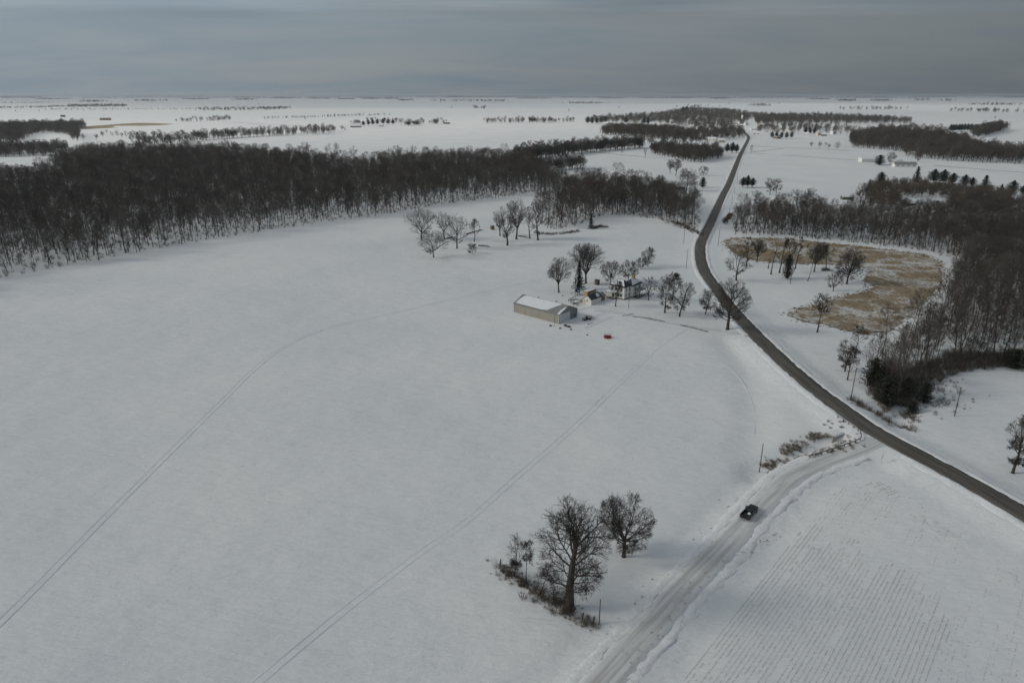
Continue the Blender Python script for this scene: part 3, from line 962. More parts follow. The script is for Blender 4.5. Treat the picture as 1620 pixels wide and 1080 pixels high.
po = MB().box(-3.3, -.96, -12.2, -6.4, .15, .5).build('porch', M['founda'], house)
MB().loft([[(-3.5, -12.5, 3.15), (-.93, -12.5, 3.7), (-.93, -6.1, 3.7), (-3.5, -6.1, 3.15)], [(-3.5, -12.5, 3.28), (-.93, -12.5, 3.83), (-.93, -6.1, 3.83), (-3.5, -6.1, 3.28)]]).build('porch_roof', M['grey_metal'], house)
for y in (-12.1, -10.2, -8.3, -6.5): MB().box(-3.25, -3.07, y - .09, y + .09, .5, 3.2).build('porch_post', M['white_paint'], po)
for x, z in ((1.6, 1.9), (3.0, 1.9), (1.6, 4.4), (4.6, 4.4), (6.3, 4.4)): window(house, ('y', 0, 1), (x, z))
for y, z in ((-1.4, 1.9), (-3.9, 1.9), (-1.4, 4.3), (-3.9, 4.3)): window(house, ('x', 0, -1), (y, z), .85, 1.6)
for y, z in ((-7.4, 1.9), (-10.6, 1.9), (-7.2, 4.5), (-10.6, 4.5)): window(house, ('x', -.9, -1), (y, z), .85, 1.4)
dr = MB().box(5.3, 6.2, .005, .06, .5, 2.5).build('door', M['dkwood'], house)
MB().box(6.05, 6.12, .062, .1, 1.4, 1.5).build('handle', M['chrome'], dr)

# small white garage with lean-to
B = at(935, 483)
gar = empty('garage', (B.x, B.y, B.z), RZU, 'small white gabled garage with dark roof and snow patch near the farmhouse', 'garage')
gable_walls(0, 4.2, -7.6, 0, 2.5, 4.1, 'y').build('wall', M['white_paint'], gar)
rf = gable_roof(0, 4.2, -7.6, 0, 2.52, 4.12, .1, .3, 'y').build('roof', M['shingle'], gar)
kk = 1.6 / 2.1
qd = [(a, b, 2.52 + a * kk + .13) for a, b in ((.2, -4.6), (.1, -6.4), (.9, -6.9), (1.6, -6.3), (1.5, -5.0))]
MB().loft([[(a, b, c) for a, b, c in qd], [(a * .95 + .04, b * .99 - .05, c + .1) for a, b, c in qd]]).build('roof_snow', M['roof_snow'], rf)
qd = [(a, b, 2.52 + (4.2 - a) * kk + .14) for a, b in ((2.2, 0), (2.2, -7.3), (4.0, -7.3), (4.2, 0))]
MB().loft([[(a, b, c) for a, b, c in qd], [(a, b * .99 - .03, c + .08) for a, b, c in qd]]).build('roof_snow', M['roof_snow'], rf)
MB().box(4.22, 6.6, -4.5, -.5, -.3, 1.9).build('lean_to', M['cream_paint'], gar)
MB().loft([[(4.2, -4.7, 2.3), (6.8, -4.7, 1.9), (6.8, -.3, 1.9), (4.2, -.3, 2.3)], [(4.2, -4.7, 2.44), (6.8, -4.7, 2.04), (6.8, -.3, 2.04), (4.2, -.3, 2.44)]]).build('lean_to_roof', M['roof_snow'], gar)
MB().box(.5, 4.0, -11.2, -7.65, -.3, 2.2).build('rear_room', M['rust'], gar)
gable_roof(.5, 4.0, -11.2, -7.9, 2.22, 3.3, .1, .25, 'y').build('rear_roof', M['grey_metal'], gar)
window(gar, ('y', 0, 1), (2.1, 1.7), .7, .9); window(gar, ('y', -.5, 1), (5.4, 1.2), 1.2, .8)
MB().box(3.0, 3.8, .005, .05, 0, 2.0).build('door', M['cream_paint'], gar)

# box trailer with a tan end, behind the garage
B = at(922, 470)
bt = empty('box_trailer', (B.x, B.y, B.z), RZU, 'rusty box trailer with a tan end panel parked behind the garage', 'trailer')
MB().box(-2.6, 0, -6.4, 0, .55, 2.9).build('body', M['rust'], bt, bevel=.04)
MB().box(-2.5, -.1, .01, .06, .6, 2.8).build('end_panel', M['tanbox'], bt)
MB().box(-2.55, -.05, -6.3, -.1, 2.91, 3.03).build('roof_snow', M['roof_snow'], bt, bevel=.04)
for y in (-1.5, -5.0):
    for x in (-2.4, -.2): MB().tube((x - .14, y, .3), (x + .14, y, .3), .42, n=12).build('wheel', M['rubber'], bt)

# swing and slide tower
B = at(914, 467)
ps = empty('play_tower', (B.x, B.y, B.z), RZU, 'wooden play tower with blue tarp roof and dark slide under the spruce', 'play set')
for x in (0, 1.5):
    for y in (0, -1.5): MB().box(x - .06, x + .06, y - .06, y + .06, -.1, 2.6).build('post', M['dkwood'], ps)
MB().box(-.1, 1.6, -1.6, .1, 1.3, 1.4).build('platform', M['dkwood'], ps)
gable_roof(0, 1.5, -1.5, 0, 2.4, 3.3, .05, .15, 'y').build('tarp_roof', M['blue'], ps)
MB().box(1.56, 1.6, -1.5, 0, 1.4, 2.35).build('tarp_side', M['blue'], ps)
sd = MB()
pf = [(1.6, 1.35), (2.3, 1.2), (3.2, .6), (4.0, .2), (4.6, .12)]
for (xa, za), (xb, zb) in zip(pf[:-1], pf[1:]):
    sd.loft([[(xa, -1.1, za), (xa, -.5, za), (xa, -.5, za + .08), (xa, -1.1, za + .08)], [(xb, -1.1, zb), (xb, -.5, zb), (xb, -.5, zb + .08), (xb, -1.1, zb + .08)]])
sd.build('slide', M['trim'], ps)

# outhouse
B = at(944.5, 450)
oh = empty('outhouse', (B.x, B.y, B.z), RZU, 'small dark wooden outhouse standing in the snow behind the farmhouse', 'outhouse')
MB().box(-.9, .9, -.9, .9, -.1, 2.2).build('wall', M['dkwood'], oh)
MB().loft([[(-1.1, -1.1, 2.2), (1.1, -1.1, 2.2), (1.1, 1.1, 2.5), (-1.1, 1.1, 2.5)], [(-1.1, -1.1, 2.3), (1.1, -1.1, 2.3), (1.1, 1.1, 2.6), (-1.1, 1.1, 2.6)]]).build('roof', M['rust'], oh)
MB().box(-.4, .4, .905, .95, 0, 1.9).build('door', M['rust'], oh)

# livestock pen: low rails on posts
pen_px = [(899, 477), (917, 467.3), (927, 472), (913, 484), (899, 477)]
pts = [at(*p) for p in pen_px]
pen = empty('cattle_pen', pts[0], 0, 'low dark rail pen with snow covered boards between shed and garage', 'pen')
for a, b in zip(pts[:-1], pts[1:]):
    n = max(2, int((b - a).length / 2.2))
    for i in range(n):
        q = a.lerp(b, i / n) - pts[0]
        MB().box(q.x - .07, q.x + .07, q.y - .07, q.y + .07, -.2, 1.15).build('post', M['dkwood'], pen)
    for z in (.45, .95):
        MB().tube(a - pts[0] + Vector((0, 0, z)), b - pts[0] + Vector((0, 0, z)), .07, n=5).build('rail', M['dkwood'], pen)
for k, (px, py) in enumerate(((907, 474), (911, 478), (915, 474), (909, 480), (919, 477))):
    q = at(px, py)
    mb = MB(); mb.box(-1.2, 1.2, -.5, .5, 0, .35)
    o = mb.build('board_stack', M['dkwood'], None); o.location = q; o.rotation_euler = (0, 0, k * 1.1 + .4)
    tag(o, 'snow topped stack of old boards lying inside the cattle pen', 'boards', 'board stacks in the pen')
    MB().box(-1.15, 1.15, -.46, .46, .355, .47).build('snow_cap', M['roof_snow'], o, bevel=.04)

# utility cart (hood, seat, cargo box) and flat trailer beside the shed
B = at(927, 506)
uc = empty('utility_cart', (B.x, B.y, B.z), math.radians(28), 'small grey utility cart with snowy hood and open cargo box beside the shed', 'cart')
MB().loft([[(-1.6, -.65, .45), (-1.6, .65, .45), (-1.6, .6, .85), (-1.6, -.6, .85)], [(-.5, -.7, .4), (-.5, .7, .4), (-.5, .66, 1.1), (-.5, -.66, 1.1)]]).build('hood', M['grey_paint'], uc, bevel=.05)
MB().box(-.5, .5, -.7, .7, .35, .6).build('floor_pan', M['trim'], uc)
MB().box(.15, .55, -.6, .6, .6, 1.25).build('seat', M['trim'], uc, bevel=.05)
cb = MB(); cb.box(.6, 2.2, -.75, .75, .7, .78)
for y in (-.75, .69): cb.box(.6, 2.2, y, y + .06, .78, 1.2)
for x in (.6, 2.14): cb.box(x, x + .06, -.69, .69, .78, 1.2)
cb.build('cargo_box', M['grey_paint'], uc)
MB().box(.68, 2.12, -.67, .67, .79, .95).build('snow_load', M['roof_snow'], uc, bevel=.05)
for y in (-.62, .62): MB().tube((-.45, y, 1.0), (-.35, y, 1.85), .03, n=5).tube((.5, y, 1.0), (.5, y, 1.85), .03, n=5).tube((-.35, y, 1.85), (.5, y, 1.85), .03, n=5).build('roll_bar', M['trim'], uc)
for x in (-1.1, 1.5):
    for y in (-.75, .75): MB().tube((x, y - .12, .3), (x, y + .12, .3), .31, n=12).build('wheel', M['rubber'], uc)
B = at(931.5, 503.5)
ft = empty('garden_trailer', (B.x, B.y, B.z), math.radians(20), 'low two wheeled trailer with pale sides standing behind the utility cart', 'trailer')
MB().box(-1.3, 1.3, -.7, .7, .55, .65).build('bed', M['grey_paint'], ft)
sd = MB()
for y in (-.7, .64): sd.box(-1.3, 1.3, y, y + .06, .655, 1.0)
for x in (-1.3, 1.24): sd.box(x, x + .06, -.63, .63, .655, 1.0)
sd.build('side_board', M['white_paint'], ft)
for y in (-.82, .82): MB().tube((0, y - .1, .35), (0, y + .1, .35), .35, n=12).build('wheel', M['rubber'], ft)
MB().tube((1.3, 0, .55), (2.2, 0, .4), .05, n=6).build('drawbar', M['trim'], ft)

# red bale ring
B = at(961, 534)
rg = empty('bale_ring', (B.x, B.y, B.z), .3, 'red round metal bale feeder with dark inside out in the snow field', 'bale feeder')
n = 20
sh = MB()
ring = lambda r_, z: [(r_ * math.cos(2 * math.pi * k / n), r_ * math.sin(2 * math.pi * k / n), z) for k in range(n)]
sh.loft([ring(1.35, -.05), ring(1.38, .62), ring(1.30, .62), ring(1.28, .0)], cap=False)
sh.build('skirt', M['red'], rg)
tp = MB()
for k in range(n):
    a0, a1 = 2 * math.pi * k / n, 2 * math.pi * (k + 1) / n
    tp.tube((1.34 * math.cos(a0), 1.34 * math.sin(a0), 1.15), (1.34 * math.cos(a1), 1.34 * math.sin(a1), 1.15), .045, n=6)
tp.build('top_hoop', M['red'], rg)
for k in range(0, n, 2):
    a0 = 2 * math.pi * k / n
    MB().tube((1.34 * math.cos(a0), 1.34 * math.sin(a0), .55), (1.34 * math.cos(a0 + .12), 1.34 * math.sin(a0 + .12), 1.17), .035, n=5).build('bar', M['red'], rg)
hb = MB(); hb.loft([[(x * .9, y * .9, z) for x, y, z in ring(1.2, .02)], [(x * .8, y * .8, z) for x, y, z in ring(1.2, .5)], [(x * .5, y * .5, z) for x, y, z in ring(1.2, .7)]])
hb.build('dark_filling', M['dkwood'], rg)  # dark mound that fills the hollow of the ring

# rubble of blocks beside the shed corner
for k, (px, py, s) in enumerate(((871, 515.5, .55), (886, 519.5, .5), (894.5, 515.5, .75), (900, 517.5, .7), (897, 516.5, .5), (903, 521.5, .45), (929, 530, .35), (880, 477, .4), (852, 471, .4), (890, 468, .4))):
    q = at(px, py)
    rr = random.Random(k)
    mb = MB(); n = 7
    rings = []
    for z, f in ((-.1, 1.0), (.35, 1.05), (.75, .7), (.95, .3)):
        rings.append([(s * f * rr.uniform(.8, 1.2) * math.cos(2 * math.pi * i / n), s * f * rr.uniform(.6, 1.0) * math.sin(2 * math.pi * i / n), s * z) for i in range(n)])
    mb.loft(rings)
    o = mb.build('scrap_lump', M['dkwood'], None)
    o.location = q; o.rotation_euler = (0, 0, k * .9)
    tag(o, 'dark lump of scrap half buried in the snow around the machine shed', 'scrap', 'scrap lying around the machine shed')


# ------------------------------------------------------------------ pickup truck on the side road
def pickup(loc, rz):
    t = empty('pickup_truck', loc, rz, 'black pickup truck with snow in its bed driving along the gravel road', 'truck')
    L2, W2 = 2.9, .98
    body = MB()
    # lower body as lofted sections along x (front +x)
    def sec(x, hw, z0, z1, tw): return [(x, -hw, z0), (x, hw, z0), (x, hw + .02, (z0 + z1) / 2), (x, tw, z1), (x, -tw, z1), (x, -hw - .02, (z0 + z1) / 2)]
    body.loft([sec(2.95, .80, .50, .90, .72), sec(2.75, .93, .42, 1.06, .84), (sec(1.5, .97, .40, 1.16, .90)), sec(1.0, .98, .40, 1.18, .93), sec(-.55, .98, .40, 1.16, .93)])
    body.build('body', M['black_paint'], t, bevel=.03, smooth=False)
    bd = MB()
    bd.box(-2.8, -.56, -.96, .96, .45, .72)
    for y0, y1 in ((-.98, -.84), (.84, .98)): bd.box(-2.8, -.56, y0, y1, .725, 1.22)
    bd.box(-.70, -.56, -.835, .835, .725, 1.22)
    bd.build('bed', M['black_paint'], t, bevel=.02)
    tg = MB().box(-2.88, -2.80, -.95, .95, .55, 1.2).build('tailgate', M['black_paint'], t, bevel=.02)
    MB().box(-2.90, -2.885, -.14, .14, .95, 1.05).build('handle', M['trim'], tg)
    cab = MB()
    cab.loft([[(1.15, -.92, 1.17), (1.15, .92, 1.17), (-.6, .92, 1.15), (-.6, -.92, 1.15)], [(.35, -.74, 1.82), (.35, .74, 1.82), (-.42, .74, 1.84), (-.42, -.74, 1.84)], [(.22, -.66, 1.88), (.22, .66, 1.88), (-.34, .66, 1.89), (-.34, -.66, 1.89)]])
    cab.build('cab', M['black_paint'], t, bevel=.02)
    MB().add([(1.10, -.80, 1.225), (1.10, .80, 1.225), (.42, .68, 1.79), (.42, -.68, 1.79)], [(0, 1, 2, 3)]).build('windscreen', M['glass'], t).location = (.02, 0, .03)
    MB().add([(-.575, -.78, 1.24), (-.575, .78, 1.24), (-.445, .66, 1.78), (-.445, -.66, 1.78)], [(0, 1, 2, 3)]).build('rear_window', M['glass'], t).location = (-.03, 0, .0)
    for s in (-1, 1):
        MB().add([(.95, s * .915, 1.22), (-.5, s * .915, 1.22), (-.38, s * .775, 1.77), (.38, s * .775, 1.77)], [(0, 1, 2, 3)]).build('side_window', M['glass'], t).location = (0, s * .03, 0)
        mr = MB().box(.72, .86, s * 1.12 - .13, s * 1.12 + .13, 1.2, 1.42).build('wing_mirror', M['trim'], t, bevel=.03)
        MB().box(.74, .8, min(s * .93, s * 1.0), max(s * .93, s * 1.0), 1.26, 1.32).build('mirror_arm', M['trim'], mr)
        MB().box(-2.9, -2.8, s * .91 - .06, s * .91 + .06, .8, 1.15).build('tail_light', M['tail'], t)
        MB().box(2.86, 2.94, s * .62 - .15, s * .62 + .15, .72, .88).build('headlight', M['sign_white'], t)
        for x in (1.85, -1.75):
            w = MB().tube((x, s * .76, .39), (x, s * 1.0, .39), .39, n=20).build('wheel', M['rubber'], t, bevel=.03)
            MB().tube((x, s * 1.002, .39), (x, s * 1.02, .39), .22, n=14).build('rim', M['galv'], w)
    MB().box(-3.02, -2.9, -.9, .9, .42, .62).build('rear_bumper', M['chrome'], t, bevel=.03)
    MB().box(2.93, 3.05, -.88, .88, .42, .64).build('front_bumper', M['trim'], t, bevel=.03)
    sn = MB()
    sn.loft([[(-2.6, -.8, .725), (-2.6, .8, .725), (-.75, .8, .725), (-.75, -.8, .725)], [(-2.4, -.65, .8), (-2.4, .3, .82), (-.85, .65, .92), (-.85, -.7, .85)]])
    sn.build('bed_snow', M['trim'], t)
    MB().loft([[(-1.3, -.75, .86), (-1.3, -.1, .86), (-.75, -.1, .86), (-.75, -.75, .86)], [(-1.25, -.7, 1.08), (-1.2, -.15, 1.06), (-.8, -.15, 1.15), (-.8, -.7, 1.1)]]).build('snow_heap', M['roof_snow'], t, bevel=.05)
    return t


tp = at(1186, 813)
i = int(np.argmin(np.hypot(sl_[:, 0] - tp.x, sl_[:, 1] - tp.y)))
dv = sl_[i + 1] - sl_[i - 1]
nv = np.array((-dv[1], dv[0])) / np.linalg.norm(dv)
pp = sl_[i] - nv * 0.0
pp = np.array((tp.x, tp.y))
off = float((pp - sl_[i]) @ nv)
pp = sl_[i] + nv * max(-1.2, min(1.4, off))
pickup((pp[0], pp[1], sz[i] + .03), math.atan2(dv[1], dv[0]))

# ------------------------------------------------------------------ poles, rails, signs
def utility_pole(px, py, ptop, label, arm=True, lean=0.0, r=.14, wire=None):
    p = at(px, py)
    h = px_height(py, ptop) if isinstance(ptop, (int, float)) else ptop[0]
    o = empty('utility_pole', p, RNG.uniform(-.2, .2) + .9, label, 'pole')
    MB().tube((0, 0, -.3), (lean * h, 0, h), r, r * .65, n=8).build('shaft', M['pole'], o)
    if arm:
        MB().box(-1.2 + lean * h, 1.2 + lean * h, -.06, .06, h - .6, h - .48).build('crossarm', M['pole'], o)
        for x in (-1.1, -.4, .4, 1.1): MB().tube((x + lean * h, 0, h - .475), (x + lean * h, 0, h - .3), .05, .03, n=6).build('insulator', M['galv'], o)
    return p + Vector((0, 0, h - .35))


tops = {}
tops[1] = utility_pole(1201, 748, 700, 'bare wooden pole on the field edge beside the weedy culvert', arm=False)
tops[2] = utility_pole(1345.7, 633, 581, 'utility pole with crossarm at the edge of the thicket by the road')
tops[3] = utility_pole(1510, 658, 612, 'leaning utility pole in the snow field east of the thicket', lean=.03)
tops[4] = utility_pole(1085.5, 425, 393, 'utility pole in the verge west of the road bend', arm=False)
tops[5] = utility_pole(1081.5, 385, 361, 'utility pole at the creek woods west of the bridge', arm=False)
tops[6] = utility_pole(1136, 389.5, 361, 'utility pole between the bridge and the dry grass field', arm=False)
tops[7] = utility_pole(1153, 347, 324, 'utility pole on the east verge just beyond the bridge', arm=False)
tops[8] = utility_pole(1157.5, 324, 309, 'utility pole on the east verge below the pine clump', arm=False)
tops[9] = utility_pole(1161.5, 307, 294, 'utility pole opposite the pine clump along the straight road', arm=False)
tops[10] = utility_pole(1166, 292, 279, 'farthest utility pole visible on the verge before the village', arm=False)
tops[11] = utility_pole(994.5, 487, 456, 'utility pole in the yard in front of the farmhouse', arm=False, r=.12)
tops[12] = utility_pole(907.5, 486, 474, 'short yard pole behind the machine shed', arm=False, r=.09)
tops[13] = utility_pole(876.8, 515.6, 499, 'yard pole at the near corner of the machine shed', arm=False, r=.09)
tops[14] = utility_pole(947.7, 988, 946, 'weathered wooden pole at the fence corner below the great oak', arm=False, r=.12)
tops[15] = utility_pole(1250, 449, 433, 'short wooden post standing in the park among the trees', arm=False, r=.16)


def wire(a, b, sag, label, group):
    mb = MB(); q0 = None
    for k in range(13):
        t = k / 12
        q = a.lerp(b, t) - Vector((0, 0, sag * 4 * t * (1 - t)))
        if q0 is not None: mb.tube(q0, q, .012, n=4)
        q0 = q
    o = mb.build('power_line', M['trim'])
    return tag(o, label, 'power line', group)


wire(tops[2], tops[3], 1.3, 'thin sagging wire strung from the thicket pole to the leaning pole', 'overhead wires')
for a, b, w_ in ((6, 7, 'overhead wire spanning the creek from the bridge pole to the first verge pole'), (7, 8, 'overhead wire between the first and second verge poles past the bridge'),
                 (8, 9, 'overhead wire on the verge leading up to the pine clump pole'), (9, 10, 'overhead wire on the verge beyond the pine clump')):
    wire(tops[a], tops[b], .8, w_, 'overhead wires')


def guardrail(line_px, label, zlift=.0, height=.75, mat='galv', posts=2.0, smooth=True):
    pts = [at(*p) for p in line_px]
    ln = smooth_line([p.xy for p in pts], 1.0)
    z = ground_z(ln[:, 0], ln[:, 1]) + zlift
    for _ in range(3): z[1:-1] = (z[:-2] + z[1:-1] + z[2:]) / 3
    o0 = Vector((ln[0][0], ln[0][1], z[0]))
    e = empty('guardrail', o0, 0, label, 'guardrail')
    rel = ln - ln[0]
    r_ = ribbon('rail', rel, z - z[0] + height, [(-.04, -.16), (.05, -.10), (-.03, -.03), (.05, .05), (-.04, .14), (-.08, .14), (-.08, -.16)], M[mat], parent=e, smooth=False)
    s = np.concatenate([[0], np.cumsum(np.linalg.norm(np.diff(ln, axis=0), axis=1))])
    me = None
    for q in np.arange(.3, s[-1], posts):
        x, y, zz = np.interp(q, s, rel[:, 0]), np.interp(q, s, rel[:, 1]), np.interp(q, s, z - z[0])
        if me is None:
            p = MB().box(-.09, .09, -.09, .09, -.5, height + .02).build('post', M['pole'], e); me = p.data
        else:
            p = link(bpy.data.objects.new('post', me), e)
        p.location = (x, y, zz)


guardrail([(1324, 660.5), (1336, 667), (1348, 674), (1357, 681), (1362, 689), (1361, 696), (1352, 701), (1338, 706), (1318, 713), (1298, 719.5), (1278, 725)],
          'steel guardrail curling round the culvert corner where the roads meet')


def bridge_rail(d0, d1, sgn, label):
    """rail on the road shoulder between two y distances"""
    sel = (ml[:, 1] > d0) & (ml[:, 1] < d1)
    ln, z = ml[sel], mz[sel]
    t = np.gradient(ln, axis=0); t /= np.linalg.norm(t, axis=1, keepdims=True)
    p = ln + np.stack([-t[:, 1], t[:, 0]], 1) * sgn * (ROAD_W + .25)
    e = empty('guardrail', (p[0][0], p[0][1], z[0]), 0, label, 'guardrail')
    rel = p - p[0]
    ribbon('rail', rel, z - z[0] + .75, [(-.06, -.2), (.06, -.2), (.06, .16), (-.06, .16), (-.06, -.2)], M['sign_white'], parent=e, smooth=False)
    me = None
    for k in range(0, len(rel), 1):
        if me is None:
            q = MB().box(-.1, .1, -.1, .1, -.9, .72).build('post', M['pole'], e); me = q.data
        else:
            q = link(bpy.data.objects.new('post', me), e)
        q.location = (rel[k][0], rel[k][1], z[k] - z[0])


yb0, yb1 = at(1117, 386).y, at(1142, 331).y
bridge_rail(yb0, yb1, -1, 'pale guardrail on the east side of the creek bridge')
bridge_rail(at(1106, 368).y, yb1, 1, 'pale guardrail on the west side of the creek bridge')

# stop sign at the junction (seen edge-on from here)
p = at(1394, 733)
sg = empty('stop_sign', p, math.radians(62), 'red stop sign on a thin post where the gravel road meets the highway', 'sign')
MB().box(-.03, .03, -.03, .03, -.3, 2.9).build('post', M['galv'], sg)
oc = MB(); k8 = [(math.cos(math.pi / 8 + k * math.pi / 4) * .40, math.sin(math.pi / 8 + k * math.pi / 4) * .40) for k in range(8)]
oc.loft([[(a, -.06, 2.35 + b) for a, b in k8], [(a, -.035, 2.35 + b) for a, b in k8]])
pl = oc.build('sign_plate', M['stop'], sg)
fc = bpy.data.curves.new('lettering', 'FONT'); fc.body = 'STOP'; fc.size = .28; fc.align_x = 'CENTER'; fc.align_y = 'CENTER'; fc.extrude = .002
fc.materials.append(M['sign_white'])
_t = bpy.data.objects.new('lettering_curve', fc); COL.objects.link(_t)
bpy.context.view_layer.update()
_me = bpy.data.meshes.new_from_object(_t.evaluated_get(bpy.context.evaluated_depsgraph_get())); bpy.data.objects.remove(_t)
fo = link(bpy.data.objects.new('lettering', _me), pl); fo.location = (0, -.064, 2.35); fo.rotation_euler = (math.pi / 2, 0, 0)
MB().box(-.35, .35, -.02, .02, 2.92, 3.08).build('street_name_plate', M['green_paint'], sg)

# concrete box culvert under the junction corner
p = at(1316, 695); p.z -= .1
_cd = at(1298, 706) - at(1322, 694)
cv = empty('culvert', p, math.atan2(_cd.y, _cd.x) - math.pi / 2, 'concrete box culvert with slanted wing wall and dark opening below the guardrail', 'culvert')
MB().box(.9, 1.2, -1.4, 1.6, -1.2, 1.3).build('headwall', M['concrete'], cv)
MB().box(-1.2, -.9, -1.4, 1.6, -1.2, 1.3).build('headwall', M['concrete'], cv)
MB().box(-1.3, 1.3, 1.2, 1.75, 1.305, 1.55).build('lintel', M['concrete'], cv)
MB().loft([[(-1.5, -3.2, 1.2), (1.5, -3.2, 1.2), (1.4, 1.19, 1.305), (-1.4, 1.19, 1.305)], [(-1.2, -2.8, 1.6), (1.2, -2.8, 1.6), (1.2, 1.19, 1.6), (-1.2, 1.19, 1.6)]]).build('snow_cover', M['bank'], cv)
MB().box(-.9, .9, -2.9, -2.6, -1.2, 1.3).build('tunnel_shade_panel', M['dark'], cv)  # near-black panel, the shade deep inside the culvert put into its colour
MB().loft([[(1.0, 1.62, -1.2), (1.25, 1.62, -1.2), (1.25, 1.62, 1.3), (1.0, 1.62, 1.3)], [(2.7, 4.0, -1.2), (2.95, 4.0, -1.2), (2.95, 4.0, .2), (2.7, 4.0, .2)]]).build('wing_wall', M['concrete'], cv)

# crate by the west grove, log piles
p = at(779, 363)
bx = empty('deer_blind', p, .4, 'small grey box blind standing in the snow by the grove', 'blind')
MB().box(-1.1, 1.1, -1.1, 1.1, .3, 2.4).build('wall', M['rust'], bx)
MB().box(-1.25, 1.25, -1.25, 1.25, 2.42, 2.55).build('roof', M['grey_metal'], bx)
MB().box(-.7, .7, -1.14, -1.105, 1.4, 1.9).build('window', M['glass'], bx)
for x in (-.95, .95):
    for y in (-.95, .95): MB().box(x - .08, x + .08, y - .08, y + .08, -.2, .295).build('leg', M['dkwood'], bx)
for (a, b, lab) in (((738, 371), (764, 364.5), 'long fallen trunk lying across the snow behind the grove'), ((757, 389), (775, 391.5), 'fallen log lying beside the small bush tree'),
                    ((706, 378), (722, 376), 'short fallen log between the two forked grove trees'), ((820, 374), (836, 377), 'fallen log at the foot of the tall grove trees')):
    A, Bq = at(*a), at(*b)
    A.z += .35; Bq.z += .5
    mb = MB(); mid = (A + Bq) / 2 + Vector((0, .6, .1))
    mb.tube(A, mid, .38, .3, 7); mb.tube(mid, Bq, .3, .16, 7)
    for k in range(5):
        q = A.lerp(Bq, .4 + .12 * k); mb.tube(q, q + Vector((RNG.uniform(-1.2, 1.2), RNG.uniform(-1, 1), RNG.uniform(.5, 1.6))), .09, .03, 4)
    o = mb.build('fallen_log', M['bark']); tag(o, lab, 'log')
# ------------------------------------------------------------------ trees: skeletons grown inside a crown shape
def tubes_mesh(name, S, sides, mat):
    """S: array (n, 8): p0 xyz, p1 xyz, r0, r1"""
    S = np.asarray(S, float)
    p0, p1, r0, r1 = S[:, :3], S[:, 3:6], S[:, 6:7], S[:, 7:8]
    d = p1 - p0
    d /= np.maximum(np.linalg.norm(d, axis=1, keepdims=True), 1e-6)
    ref = np.where(np.abs(d[:, 2:3]) > .9, np.array([[1., 0, 0]]), np.array([[0, 0, 1.]]))
    a = np.cross(d, ref); a /= np.maximum(np.linalg.norm(a, axis=1, keepdims=True), 1e-6)
    b = np.cross(d, a)
    V = []
    for k in range(sides):
        c, s = math.cos(2 * math.pi * k / sides), math.sin(2 * math.pi * k / sides)
        V.append(p0 + (a * c + b * s) * r0)
    for k in range(sides):
        c, s = math.cos(2 * math.pi * k / sides), math.sin(2 * math.pi * k / sides)
        V.append(p1 + (a * c + b * s) * r1)
    n = len(S)
    V = np.stack(V, 1).reshape(-1, 3)
    base = (np.arange(n) * 2 * sides)[:, None]
    Fs = []
    for k in range(sides):
        k2 = (k + 1) % sides
        Fs.append(np.concatenate([base + k, base + k2, base + sides + k2, base + sides + k], 1))
    return V, np.concatenate(Fs)


